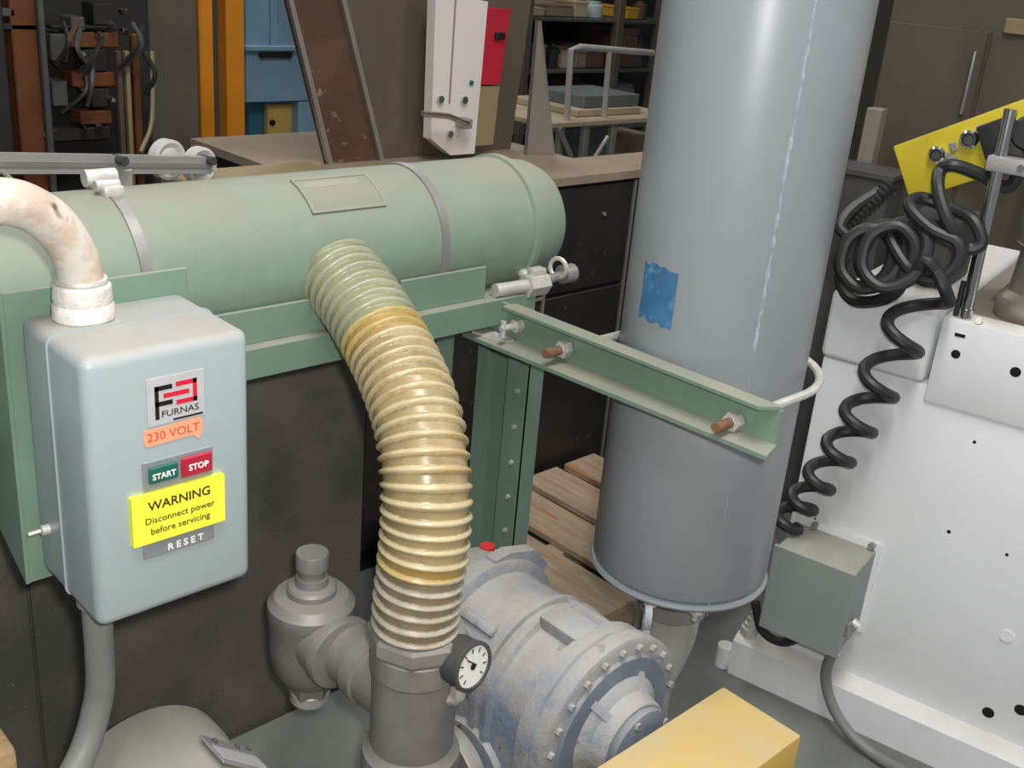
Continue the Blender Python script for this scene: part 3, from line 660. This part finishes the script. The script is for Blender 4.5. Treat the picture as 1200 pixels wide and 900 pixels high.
# ------------------------------------------------------------------ hopper on the cabinet
t = thing('steel_hopper', (1.9, 2.1, .905), 'dark stainless hopper with slanting brown side plate on the countertop', 'hopper')
hy = 2.10
p0 = at(385, 190, 1, hy); p1 = at(445, 186, 1, hy); p2 = at(400, 0, 1, hy); p3 = at(338, 0, 1, hy)
up = 1.35
def ext(a, b, k): return a + (b - a) * k
p2e = ext(p1, p2, up); p3e = ext(p0, p3, up); p0.z = p1.z = .905
MB().prism([p0, p1, p2e, p3e], (0, .02, 0)).build('slanting_plate', 'brown_panel', t)
for a, b in ((p0, p3e), (p1, p2e)):
    dv_ = (b - a).normalized(); sx = Vector((.006, 0, 0)); m = MB(); m.prism([a - sx, a + sx, b + sx, b - sx], (0, -.012, 0)); m.build('edge_trim', 'stainless', t)
pr = Vector((2.02, hy, .905))
MB().prism([p1 + Vector((0, .005, 0)), pr + Vector((0, .005, 0)), Vector((2.06, hy + .005, p2e.z)), p2e + Vector((0, .005, 0))], (0, .02, 0)).build('front_sheet', 'stainless_dark', t)
g0 = at(617, 187, 1, 2.02); g1 = at(652, 192, 1, 1.95); g2 = at(615, 24, 1, 2.02)
tag(MB().prism([(g0.x, 2.02, .905), (g0.x + .085, 2.0, .905), (g0.x + .010, 2.02, g2.z), (g0.x, 2.02, g2.z)], (0, .012, 0)).build('gusset_plate', 'stainless'), 'pale triangular steel gusset standing on the dusty countertop', 'plate')
# switch
t = thing('safety_switch', (1.80, 2.06, .95), 'white disconnect switch with red side on the dark hopper', 'switch')
w = [at(x, y, 1, 2.03) for x, y in ((511, -10), (572, 2), (556, 180), (528, 182), (505, 163))]
MB().prism([(p.x, 2.03, p.z) for p in w], (0, .03, 0)).build('housing', 'switch_white', t)
for a, b, mm, nm in (((573, 10), (560, 100), 'red_plastic', 'red_cover'), ((560, 102), (552, 172), 'tan_metal', 'tan_cover')):
    A = at(*a, 1, 2.03); B = at(*b, 1, 2.03); m = MB(); wd = .078; m.prism([(A.x + .004, 2.035, A.z), (A.x + wd, 2.035, A.z), (B.x + wd, 2.035, B.z), (B.x + .004, 2.035, B.z)], (0, .06, 0)); m.build(nm, mm, t)
h0 = at(495, 133, 1, 1.98); h1 = at(548, 145, 1, 2.0); k_ = MB(); k_.tube([h0, at(525, 136, 1, 1.98), h1], .007, 10); k_.build('lever', 'chrome', t); MB().box(h1 - Vector((.014, .005, .012)), h1 + Vector((.014, .04, .012)), .003, 1).build('lever_block', 'steel', t)
for x, y in ((515, 116), (543, 117), (526, 157)): c = at(x, y, 1, 2.03); MB().cyl((c.x, 2.022, c.z), (c.x, 2.031, c.z), .009, n=14).build('bolt', 'chrome', t)
c = at(552, 97, 1, 2.03); MB().cyl((c.x, 2.026, c.z), (c.x, 2.031, c.z), .006, n=10).build('indicator', 'start_green', t)
c = at(530, 60, 1, 2.03); MB().box((c.x - .002, 2.028, c.z - .12), (c.x + .002, 2.031, c.z + .14)).build('seam', 'tan_metal', t)
c = at(588, 42, 1, 2.03); MB().box((c.x - .02, 2.025, c.z - .008), (c.x + .01, 2.036, c.z + .008), .002, 1).build('latch', 'black', t)

# ------------------------------------------------------------------ rail behind the green cylinder
t = thing('conveyor_rail', (.7, 1.76, .98), 'bright aluminium conveyor rail behind the green cylinder', 'rail')
ra = at(-30, 192, 1, 1.66); rb = at(248, 194, 1, 1.78)
dr = (rb - ra).normalized(); nrm = Vector((dr.y, -dr.x, 0)).normalized()
def rail(a, b, h, th): m = MB(); m.prism([a - Vector((0, 0, h / 2)), b - Vector((0, 0, h / 2)), b + Vector((0, 0, h / 2)), a + Vector((0, 0, h / 2))], -nrm * th); return m
rail(ra, rb, .03, .02).build('bar', 'aluminium', t)
rail(ra + nrm * .002, rb + nrm * .002, .008, .004).build('groove', 'steel', t)
for px in (142, 246): c = at(px, 188, 1, 1.72 if px < 200 else 1.776); MB().cyl(c + nrm * .01, c - nrm * .02, .008, n=12).build('bolt', 'dark_grey', t)
c = at(146, 205, 1, 1.735); MB().box((c.x - .012, c.y - .006, 0), (c.x + .012, c.y + .02, c.z + .01), .002, 1).build('stand', 'aluminium', t)
c = at(2, 200, 1, 1.66); e = at(28, 225, 1, 1.66); MB().tube([c, e, e + (e - c)], .004, 8).build('brace', 'aluminium', t)
for px, py, r in ((197, 187, .036), (235, 194, .034)):
    c = at(px, py, 1, 1.815); wt = tag(MB().lathe(c - nrm * .012, nrm, [(.006, 0), (r * .55, 0), (r * .6, .004), (r * .85, .004), (r, .0), (r, .018), (r * .85, .02), (r * .6, .016), (r * .5, .018), (.006, .018)], 28).cyl(c, c + nrm * .035, .006, n=10).build('roller_wheel', 'wheel_white'), 'white plastic roller wheel ' + ('partly above' if r > .035 else 'at the end of') + ' the aluminium rail', 'wheel', 'roller wheels on the rail')
rs_ = tag(MB().box((.95, 1.80, .86), (1.28, 1.95, .95), .004, 1).box((1.0, 1.84, 0), (1.06, 1.90, .862)).box((1.18, 1.84, 0), (1.24, 1.90, .862)).build('steel_crossbeam', 'tan_metal'), 'dull tan steel beam end behind the roller wheels', 'beam')

# ------------------------------------------------------------------ background left: rack, column, blue machine
RYp = 2.65
t = thing('electrical_rack', (1.1, RYp, 0), 'dark control rack with orange channels and valves', 'rack')
def bgbox(px0, px1, py0, py1, Y, dep, mm, nm, par, zlo=None, zhi=None):
    a = at(px0, (py0 + py1) / 2, 1, Y); b = at(px1, (py0 + py1) / 2, 1, Y); zt = at((px0 + px1) / 2, py0, 1, Y).z; zb = at((px0 + px1) / 2, py1, 1, Y).z
    m = MB().box((a.x, Y, zlo if zlo is not None else zb), (b.x, Y + dep, zhi if zhi is not None else zt), .003, 1)
    return m.build(nm, mm, par)
bgbox(-60, 175, 0, 180, RYp + .12, .03, 'darker', 'back_panel', t, 0, 2.1)
bgbox(18, 48, 0, 180, RYp, .05, 'orange_dark', 'channel', t, 0, 2.1)
bgbox(51, 58, 0, 180, RYp - .03, .02, 'dark_grey', 'conduit_tube', t, 0, 2.1)
bgbox(-40, 10, 0, 180, RYp - .02, .05, 'darker', 'channel', t, 0, 2.1)
bgbox(140, 146, 60, 180, RYp - .03, .02, 'clutter_d', 'conduit_tube', t, .5)
bgbox(150, 155, 60, 180, RYp - .03, .02, 'tan_metal', 'conduit_tube', t, .5)
bgbox(158, 166, 40, 180, RYp, .02, 'orange_dark', 'conduit_tube', t, .5)
for (x0, x1, y0, y1, mm) in ((85, 136, 85, 102, 'orange_dark'), (95, 132, 130, 146, 'orange_dark'), (82, 140, 38, 56, 'orange_dark'), (100, 126, 58, 84, 'darker'), (60, 78, 40, 72, 'dark_grey'), (62, 80, 95, 125, 'dark_grey'), (84, 100, 20, 36, 'dark_grey'), (110, 134, 4, 30, 'darker'), (108, 130, 104, 126, 'darker'), (0, 18, 10, 20, 'dark_grey'), (60, 130, 150, 165, 'darker'), (0, 50, 28, 36, 'darker'), (60, 135, 30, 34, 'darker')):
    bgbox(x0, x1, y0, y1, RYp, .07, mm, 'device', t)
for (x, y) in ((147, 14), (134, 30), (147, 37), (118, 41), (97, 63), (97, 80), (98, 105), (132, 117), (100, 152), (118, 150), (58, 160)):
    c = at(x, y, 1, RYp - .02); MB().lathe(c, (0, -1, 0), [(.008, -.02), (.008, 0), (.005, .006)], 10).build('fitting', 'chrome', t)
for k in range(9):
    x = random.uniform(65, 170); y = random.uniform(20, 120); pts = [at(x, y, 1, RYp - .04), at(x + random.uniform(-15, 15), y + 25, 1, RYp - .07), at(x + random.uniform(-30, 20), y + 50, 1, RYp - .04)]
    MB().tube(catmull(pts, 6), .006, 6).build('hose_loop', random.choice(['darker', 'dark_grey', 'clutter_d']), t)
p = [at(178, 60, 1, RYp - .05), at(178, 140, 1, RYp - .06), at(165, 178, 1, RYp - .08)]
MB().tube(catmull(p, 6), .006, 6).build('hose_loop', 'tan_metal', t)
o = bgbox(177, 232, -20, 190, 2.9, .5, 'enclosure_brown', 'grey_enclosure', None, 0, 2.1); tag(o, 'plain dark brown-grey enclosure between the rack and orange column', 'enclosure')
t = thing('orange_column', (1.75, 3.1, 0), 'orange steel column with dull grey web beside the blue machine', 'column')
bgbox(235, 251, 0, 180, 3.1, .02, 'orange', 'flange', t, 0, 2.6); bgbox(266, 287, 0, 180, 3.1, .12, 'orange', 'flange', t, 0, 2.6); bgbox(250, 267, 0, 180, 3.15, .02, 'dark_grey', 'web', t, 0, 2.6)
t = thing('blue_machine', (2.3, 3.9, 0), 'light blue machine housing beside the orange column', 'machine')
bgbox(289, 440, -20, 118, 3.9, .6, 'blue_machine', 'housing', t, None, 2.2)
bgbox(350, 440, 118, 160, 3.9, .6, 'blue_machine', 'lower_housing', t, 0)
bgbox(289, 345, 118, 160, 4.3, .2, 'teal', 'recess_back', t, 0)
bgbox(314, 346, 122, 163, 3.95, .03, 'ochre', 'yellow_door', t, .3); c = at(320, 144, 1, 3.94); MB().cyl((c.x, 3.94, c.z), (c.x, 3.955, c.z), .012, n=12).build('knob', 'black', t)
bgbox(292, 312, 120, 165, 3.98, .03, 'teal', 'teal_door', t, .3)
bgbox(306, 343, 62, 68, 3.88, .03, 'black', 'vent_slot', t)
bgbox(289, 350, 54, 60, 3.87, .05, 'blue_machine', 'ledge', t); bgbox(318, 326, -20, 58, 3.885, .03, 'blue_machine', 'seam_strip', t)

# ------------------------------------------------------------------ background middle: bench, frame, shelving
BYp = 3.2
t = thing('work_bench', (3.6, BYp, 0), 'cluttered pale-topped bench between the gusset and the tank', 'bench')
bgbox(642, 800, 140, 146, BYp, .7, 'clutter_c', 'bench_top', t)
zt = at(700, 146, 1, BYp).z
for px in (655, 684, 716): bgbox(px, px + 6, 146, 190, BYp + .02, .03, 'stainless', 'leg', t, 0)
c = at(655, 150, 1, BYp); e = at(672, 190, 1, BYp); MB().tube([c, e], .012, 8).build('brace', 'stainless', t); c = at(712, 160, 1, BYp); e = at(692, 192, 1, BYp); MB().tube([c, e], .012, 8).build('brace', 'stainless', t)
bgbox(655, 690, 150, 196, BYp + .25, .02, 'clutter_b', 'side_panel', t, 0); bgbox(690, 714, 150, 196, BYp + .2, .02, 'clutter_b', 'side_panel', t, 0); bgbox(722, 760, 158, 196, BYp + .3, .2, 'clutter_a', 'drawer_unit', t, 0)
t = thing('tube_frame', (3.5, BYp + .4, .7), 'bent pale tube frame standing on the cluttered bench', 'frame')
bt = at(721, 140, 1, BYp).z
A = [at(664, 140, 1, BYp + .05), at(669, 58, 1, BYp + .05), at(680, 55, 1, BYp + .05), at(765, 62, 1, BYp + .05)]; A[0].z = bt
U = [at(708, 138, 1, BYp + .05), at(714, 60, 1, BYp + .05)]; U[0].z = bt
MB().tube(A, .014, 10).build('rail', 'aluminium', t); MB().tube(U, .013, 10).build('upright', 'aluminium', t)
o = bgbox(684, 748, 119, 130, BYp + .12, .3, 'clutter_b', 'flat_carton', None, bt + .032, bt + .085); tag(o, 'flat grey carton lying on the cluttered bench', 'carton')
o = bgbox(676, 750, 131, 140, BYp + .09, .4, 'clutter_c', 'board_stack', None, bt + .001, bt + .031); tag(o, 'pale boards stacked under the flat grey carton', 'boards')
SYp = 4.3
t = thing('storage_shelf', (5, SYp, 0), 'dark storage shelving crowded with parts behind the bench', 'shelf')
bgbox(560, 800, 0, 190, SYp + .55, .03, 'darker', 'back_panel', t, 0, 2.2)
for y0 in (22, 82, 150): bgbox(560, 800, y0, y0 + 4, SYp, .55, 'dark_grey', 'shelf_board', t)
for px in (612, 717, 764): bgbox(px, px + 7, 0, 190, SYp - .02, .05, 'stainless_dark', 'upright', t, 0, 2.2)
# px0, px1, py_top, shelf (pixel row of its board), depth offset, material, kind, label
items = [(622, 639, 9, 22, .05, 'clutter_c', 'carton', 'small tan carton at the open end of the top shelf board'), (642, 672, 5, 22, .05, 'clutter_a', 'carton', 'wide brown carton between two tan cartons on the shelving'), (675, 690, 1, 22, .05, 'clutter_c', 'carton', 'tall tan carton beside the pale jar on the shelving'),
 (696, 713, 2, 22, .05, 'glass_jar', 'jar', 'pale translucent jar on the top board of the shelving'), (736, 750, 9, 22, .05, 'clutter_e', 'carton', 'yellow carton on the top board of the shelving'), (752, 763, 2, 22, .1, 'clutter_d', 'canister', 'slim brown canister beside the yellow carton'),
 (726, 750, 32, 82, .05, 'clutter_d', 'carton', 'tall rust-brown carton on the middle shelf board'), (632, 646, 46, 82, .05, 'clutter_b', 'canister', 'grey metal canister on the middle shelf board'), (648, 661, 52, 82, .1, 'darker', 'canister', 'black metal canister beside the grey canister'), (662, 674, 60, 82, .05, 'clutter_c', 'jar', 'short cream jar between the black canister and brown carton'), (676, 689, 58, 82, .05, 'clutter_a', 'carton', 'small brown carton behind the bent tube frame'), (691, 710, 54, 82, .05, 'clutter_d', 'carton', 'squat rust-brown carton behind the bent tube frame upright'), (752, 764, 44, 82, .1, 'dark_grey', 'canister', 'dark grey canister beside the tall rust-brown carton'), (606, 621, 40, 82, .1, 'clutter_d', 'carton', 'brown carton close behind the steel gusset'),
 (646, 662, 104, 150, .05, 'clutter_e', 'ball', 'yellow float ball on the bottom shelf board'), (666, 700, 92, 150, .1, 'clutter_d', 'motor', 'rust-brown motor housing on the bottom shelf board'), (722, 752, 96, 150, .1, 'clutter_b', 'motor', 'grey motor housing on the bottom shelf board'), (618, 640, 100, 150, .12, 'dark_grey', 'motor', 'dark grey motor housing on the bottom shelf board')]
for x0, x1, yt, yb, dy, mm, kd, lab in items:
    Y = SYp + dy; a = at(x0, yt, 1, Y); b = at(x1, yt, 1, Y); top = at((x0 + x1) / 2, yt, 1, Y).z; zb = at(680, yb, 1, SYp).z + .002; cxm = (a.x + b.x) / 2; r = (b.x - a.x) / 2
    m = MB()
    if kd == 'jar': m.lathe((cxm, Y + r, 0), (0, 0, 1), [(r * .9, zb), (r, zb + .01), (r, zb + (top - zb) * .72), (r * .7, zb + (top - zb) * .82), (r * .72, zb + (top - zb) * .84), (r * .72, top)], 20)
    elif kd == 'canister': m.lathe((cxm, Y + r, 0), (0, 0, 1), [(r, zb), (r, zb + (top - zb) * .78), (r * .45, zb + (top - zb) * .88), (r * .45, top)], 20)
    elif kd == 'ball': m.lathe((cxm, Y + r, zb), (0, 0, 1), [(r * math.sin(PI * k / 12) + .001, r - r * math.cos(PI * k / 12)) for k in range(13)], 22); m.cyl((cxm, Y + r, zb + 2 * r - .004), (cxm, Y + r, zb + 2 * r + .05), .012, n=10)
    elif kd == 'motor':
        rr_ = min(r * .9, (top - zb) / 2.2); m.lathe((cxm - r, Y + rr_, zb + rr_ + .03), (1, 0, 0), [(rr_ * .5, 0), (rr_, r * .2), (rr_, r * 1.6), (rr_ * .6, r * 1.9), (rr_ * .2, r * 2)], 24); m.box((cxm - r * .7, Y + rr_ * .3, zb), (cxm + r * .6, Y + rr_ * 1.7, zb + .06), .005, 1); m.box((cxm - r * .4, Y + rr_ * .6, zb + rr_ * 1.9), (cxm + r * .3, Y + rr_ * 1.4, max(top, zb + rr_ * 2.3)), .005, 1)
    else: m.box((a.x, Y, zb), (b.x, Y + .3, top), .006, 1); m.box((a.x - .004, Y - .004, zb + (top - zb) * .8), (b.x + .004, Y + .304, zb + (top - zb) * .97), .003, 1)
    tag(m.build({'carton': 'parts_carton', 'jar': 'storage_jar', 'canister': 'metal_canister', 'ball': 'float_ball', 'motor': 'motor_housing'}[kd], mm), lab, kd if kd != 'motor' else 'motor housing', 'parts on the storage shelving')

# ------------------------------------------------------------------ white machine (local frame: x along face, y into it, z up)
TH = math.radians(11); MO = Vector((1.741, 1.0, 0)); RZ = -PI / 2 + TH
ML = Matrix.Translation(MO) @ Matrix.Rotation(RZ, 4, 'Z')
MLi = ML.inverted()
def lp(px, py, ly):
    r = MLi.to_3x3() @ ray(px, py); o = MLi @ CAM; return o + r * ((ly - o.y) / r.y)
def LW(x, y, z): return ML @ Vector((x, y, z))
t = thing('white_machine', MO, 'large white enamelled machine cabinet with round holes beside the grey tank', 'machine', rz=RZ)
def LB(): return MB(ML)
LB().box((.045, .04, .03), (1.25, .72, .735), .006, 2).build('body', 'white_paint', t)
tc_ = LB().box((.040, .032, .735), (.235, .72, .868), .012, 3).build('top_cover', 'white_paint', t)
LB().box((.242, .034, .705), (1.25, .10, .866), .004, 2).build('front_cover', 'white_paint', t)
LB().box((.236, .09, .72), (1.25, .72, .860), .003, 1).build('deck', 'deck', t)
m = LB(); m.prism([(-.01, 0, 0), (-.01, 0, .082), (-.01, .012, .092), (-.01, .05, .100), (-.01, .05, 0)], (1.26, 0, 0)); m.build('base_rail', 'white_paint', t)
m = LB(); m.cyl((-.03, .02, .0), (-.03, .02, .05), .018, n=16); m.box((-.03, .005, .01), (0, .035, .03)); m.build('levelling_foot', 'white_paint', t)
m = LB(); m.hexn((.012, .028, .095), (.012, .028, .112), .020); m.cyl((.012, .028, .112), (.012, .028, .122), .014, n=14); m.hexn((.012, .028, .122), (.012, .028, .135), .010); m.cyl((.012, .028, .135), (.012, .028, .150), .005, n=10); m.build('levelling_bolt', 'galv', t)
for (px, py, r, y) in ((1120, 415, .008, .034), (1190, 436, .009, .034), (1142, 518, .003, .04), (1112, 623, .0035, .04), (955, 608, .0025, .04), (1180, 650, .003, .04), (1158, 835, .011, .04), (1196, 832, .011, .04)):
    c = lp(px, py, y); LB().cyl((c.x, y - .0006, c.z), (c.x, y + .004, c.z), r, n=18).build('round_hole', 'gap_dark', t)
c = lp(1125, 393, .034); LB().box((c.x - .009, .0332, c.z - .003), (c.x + .009, .038, c.z + .003)).build('slot', 'gap_dark', t)
for (px, py) in ((1180, 745), (1172, 880)):
    c = lp(px, py, .04); LB().cyl((c.x, .037, c.z), (c.x, .042, c.z), .012, n=20).build('hole_plug', 'white_paint', t)
for z, x in ((.866, .30),): 
    LB().cyl((.30, .038, .872), (.30, .05, .866), .006, n=10).build('screw', 'galv', t)
for (px, py) in ((1005, 424), (1003, 432)): c = lp(px, py, .04); LB().cyl((c.x, .037, c.z), (c.x, .042, c.z), .004, n=10).build('screw', 'white_paint', t)
# things on the deck
m = tag(LB().lathe((.36, .175, 0), (0, 0, 1), [(.06, .860), (.065, .87), (.065, .90), (.05, .91), (.045, .99), (.06, 1.0), (.06, 1.13), (.05, 1.14)], 28).build('steel_spindle', 'stainless'), 'turned steel spindle standing on the white machine deck', 'spindle')
m = tag(LB().box((.285, .25, .860), (.90, .62, .885), .006, 2).box((.45, .20, .860), (.9, .32, .93), .006, 2).build('slide_plate', 'dark_grey'), 'dark grey slide block on the white machine deck', 'block')
tag(LB().box((.10, .20, .868), (.20, .36, 1.0), .008, 2).box((.11, .195, .90), (.19, .21, .98), .002, 1).build('deck_housing', 'dark_grey'), 'dark grey housing behind the tangled coil cord', 'housing')

# chrome post with clamp
t = thing('chrome_post', LW(.272, .055, .866), 'polished chrome post rising from the white machine edge', 'post', rz=RZ)
pm = LB(); pb = lp(1130, 375, .055); pt = lp(1185, 128, .055)
LB().cyl((pb.x, .055, .864), (pt.x, .055, pt.z), .0105, n=20).build('rod', 'chrome', t)
LB().cyl((pb.x, .055, .864), (pb.x, .055, .884), .0125, n=20).build('base_ring', 'chrome', t)
LB().cyl((pb.x - .016, .055, .868), (pb.x - .016, .055, .93), .005, n=12).build('side_pin', 'black_rubber', t)
cz = lp(1173, 190, .055).z
LB().box((pt.x - .016, .040, cz - .016), (pt.x + .12, .075, cz + .010), .004, 2).build('clamp_arm', 'aluminium', t)
LB().cyl((pt.x + .04, .036, cz - .002), (pt.x + .04, .042, cz - .002), .006, n=12).build('clamp_screw', 'chrome', t)

# pendant control
t = thing('pendant_control', LW(.2, .12, 1.02), 'tilted yellow push-button pendant hung on the chrome post', 'pendant', rz=RZ)
py0 = .105
TL = lp(1048, 171, py0); BLp = lp(1066, 236, py0); TRp = lp(1200, 116, py0)
ux = (TRp - TL).normalized(); uz_ = (TL - BLp).normalized(); uz_ = (uz_ - ux * uz_.dot(ux)).normalized(); hh = (TL - BLp).length; uy = Vector((0, 1, 0))
PM = ML @ Matrix(((ux.x, uy.x, uz_.x, BLp.x), (ux.y, uy.y, uz_.y, BLp.y), (ux.z, uy.z, uz_.z, BLp.z), (0, 0, 0, 1)))
# local: x along, y into, z up ; face at y=0
bx0 = (TL - BLp).dot(ux) * 0
MB(PM).box((0, 0, 0), (.42, .085, hh), .004, 2).build('case', 'yellow', t)
def PL(px, py): p = lp(px, py, py0) - BLp; return p.dot(ux), p.dot(uz_)
for (px, py, r) in ((1099, 181, .0115), (1137, 163, .0125)):
    x, z = PL(px, py); bt = MB(PM).lathe((x, 0, z), (0, -1, 0), [(r + .003, -.001), (r + .0035, .010), (r, .014), (r - .002, .014), (r - .003, .009), (.002, .009)], 24).build('button', 'chrome', t)
    b = MB(PM); b.lathe((x, -.009, z), (0, -1, 0), [(r - .003, 0), (r - .004, .002), (.001, .0025)], 20); child(b, 'button_cap', 'dark_grey', bt)
for (px, py) in ((1118, 172), (1112, 184), (1120, 188), (1150, 152)):
    x, z = PL(px, py); MB(PM).box((x - .006, -.006, z - .009), (x + .005, 0, z + .009), .002, 1).build('button_guard', 'steel', t)
x, z = PL(1160, 165); MB(PM).box((x - .012, -.02, z - .05), (x + .05, 0, z + .03), .006, 2).build('black_faceplate', 'black_rubber', t)
x, z = PL(1195, 160); MB(PM).lathe((x + .02, 0, z), (0, -1, 0), [(.03, 0), (.03, .02), (.024, .03), (.024, .035)], 20).build('knob', 'black_rubber', t)
# strain relief arm
pA = lp(1045, 217, .13); pB = lp(990, 268, .08); mid = [pA.lerp(pB, k / 22) for k in range(23)]
MB(ML).tube(mid, [.017 if k % 2 else .0135 for k in range(23)], 12).build('strain_relief', 'black_rubber', t)

# coiled cord
t = thing('coil_cord', LW(.07, 0, .39), 'black coiled cord dangling over the white machine front', 'cord', rz=RZ)
tips = [(1138, 300), (1115, 352), (1079, 411), (1050, 464), (1025, 505), (1000, 540), (976, 572), (956, 596), (938, 618), (925, 640), (915, 662)]
rad = [.03, .040, .037, .035, .033, .031, .029, .028, .027, .026, .026]
cpts = []
n = 24
tip3 = [lp(a, b, -.005) for a, b in tips]; axp = [q_ - Vector((r_, 0, 0)) for q_, r_ in zip(tip3, rad)]
axs = catmull(axp, n)
for i, p in enumerate(axs):
    k = i / n; j = min(int(k), len(rad) - 2); r = rad[j] + (rad[j + 1] - rad[j]) * (k - j); ph = 2 * PI * k
    if k < 1: continue
    if k > 8.15: break
    cpts.append(p + Vector((math.cos(ph) * r, math.sin(ph) * r * .9 - .012, 0)))
# upper tangle: turns over the top corner, then round the pendant
up_pts = []
c0 = lp(1042, 305, -.02); c1 = lp(1075, 285, .0)
for i in range(0, 97):                                   # four bunched turns
    k = i / 24; c = lp(1012, 300, .03).lerp(lp(1062, 296, .0), k / 4); a = 2 * PI * k + 2.6
    up_pts.append(c + Vector((math.cos(a) * .046, .02 * math.sin(a * .5) - .02 + math.sin(a) * .02, math.sin(a) * .052)))
lead = [lp(1090, 320, -.02), lp(1104, 335, -.02)]
tail = [lp(1068, 318, -.02), lp(1084, 305, -.03), lp(1098, 318, -.025)]
tang = catmull(up_pts[::4] + tail, 5)
allp = tang + catmull([tang[-1], lp(1107, 338, -.03), cpts[0]], 6)[1:-1] + cpts
MB(ML).tube(allp, .0112, 10).build('coils', 'black_rubber', t)
L1 = catmull([up_pts[0], lp(985, 265, .05), lp(1000, 245, .08), lp(1030, 225, .12)], 8)
MB(ML).tube(L1, .0112, 10).build('lead_end', 'black_rubber', t)
L2 = [lp(*q_) for q_ in ((1060, 312, -.01), (1090, 330, -.02), (1120, 312, -.01), (1122, 285, .0), (1090, 268, .0), (1066, 242, .02), (1078, 232, .05), (1110, 243, .06), (1140, 258, .04), (1150, 285, .03), (1130, 290, .02), (1112, 262, .0), (1100, 225, .02), (1102, 200, .05), (1118, 194, .05), (1150, 205, .07), (1178, 220, .09), (1192, 206, .09), (1190, 190, .09))]
MB(ML).tube(catmull(L2, 8), .0112, 10).build('upper_loop', 'black_rubber', t)
L3 = [lp(*q_) for q_ in ((992, 300, .05), (985, 330, .05), (1000, 352, .02), (1030, 352, -.01), (1052, 340, -.02), (1060, 318, -.02))]
MB(ML).tube(catmull(L3, 8), .0112, 10).build('lower_loop', 'black_rubber', t)

# junction box on the white machine
t = thing('junction_box', LW(.15, .04, .21), 'small grey-green junction box on the white machine front', 'junction box', rz=RZ)
LB().box((.070, -.085, .205), (.224, .036, .384), .003, 1).build('body', 'jbox', t)
LB().box((.066, -.092, .201), (.228, -.085, .388), .002, 1).build('lid', 'jbox', t)
LB().box((.064, .034, .198), (.232, .040, .40), .001, 1).build('back_flange', 'white_paint', t)
for x, z in ((.10, .392), (.215, .392)): LB().cyl((x, .024, z + .001), (x, .034, z + .001), .007, n=12).build('mounting_screw', 'steel', t)
LB().tube([Vector((.226, -.03, .255)), Vector((.240, -.03, .25))], .009, 12).build('side_screw', 'galv', t)
LB().box((.224, -.06, .235), (.229, -.04, .262)).build('hasp', 'steel', t)
LB().cyl((.205, -.03, .206), (.205, -.03, .180), .014, n=14).build('cable_gland', 'galv', t)
t = thing('flexible_conduit', LW(.2, -.03, .2), 'grey cable hose hanging from the junction box to the floor', 'conduit', rz=RZ)
pp = [Vector((.205, -.03, .19)), lp(968, 790, -.035), lp(975, 825, -.04), lp(995, 858, -.05), lp(1025, 885, -.06), lp(1060, 905, -.08)]
pp[-1].z = max(.012, pp[-1].z); pp[-2].z = max(.012, pp[-2].z)
MB(ML).tube(catmull(pp, 8), .0105, 14).build('conduit_run', 'conduit_grey', t)
LB().tube([Vector((.205, -.03, .184)), Vector((.205, -.03, .172))], .013, 14).build('gland_nut', 'chrome', t)
kk = catmull([lp(885, 705, .0), lp(893, 738, -.0), lp(915, 752, .0), lp(940, 745, .0), lp(955, 725, .01)], 8)
tag(MB(ML).tube(kk, .0095, 10).build('cable_loop', 'black_rubber'), 'black cable loop hanging below the junction box', 'cable')

# ------------------------------------------------------------------ background right
t = thing('stainless_enclosure', LW(.5, 1.3, 0), 'tall brownish stainless enclosure behind the white machine', 'enclosure', rz=RZ)
ey = 1.35
x0 = lp(1028, 100, ey).x; xm = lp(1148, 100, ey).x
LB().box((x0, ey, 0), (x0 + 2.2, ey + .6, 2.0)).build('body', 'stainless_dark', t, False)
LB().box((x0 + .004, ey - .012, .05), (xm - .004, ey, 1.30), .003, 1).build('door_panel', 'stainless_dark', t)
LB().box((xm + .004, ey - .012, .05), (xm + .6, ey, 1.30), .003, 1).build('door_panel', 'stainless_dark', t)
z_ = lp(1130, 45, ey).z
c = lp(1145, 60, ey); e = lp(1132, 125, ey); LB().cyl((c.x, ey - .02, c.z), (c.x, ey - .02, e.z - .02), .008, n=10).build('door_handle', 'chrome', t)
a = lp(1180, 30, ey); LB().box((a.x, ey - .03, a.z - .02), (a.x + .2, ey - .01, a.z + .02), .003, 1).build('latch_plate', 'tan_metal', t)
c = lp(1010, 200, .95); e = lp(1010, 125, .95)
tag(LB().box((c.x - .02, .95, 0), (c.x + .02, 1.0, e.z), .003, 1).build('grey_post', 'trim_light'), 'pale grey post behind the blue-grey tank', 'post')
tag(LB().box((c.x - .12, .80, 0), (c.x + .12, .93, lp(1010, 206, .8).z), .005, 1).box((c.x - .13, .79, lp(1010, 206, .8).z), (c.x + .13, .94, lp(1010, 206, .8).z + .012)).build('low_stand', 'dark_grey'), 'low dark grey stand in front of the pale post', 'stand')
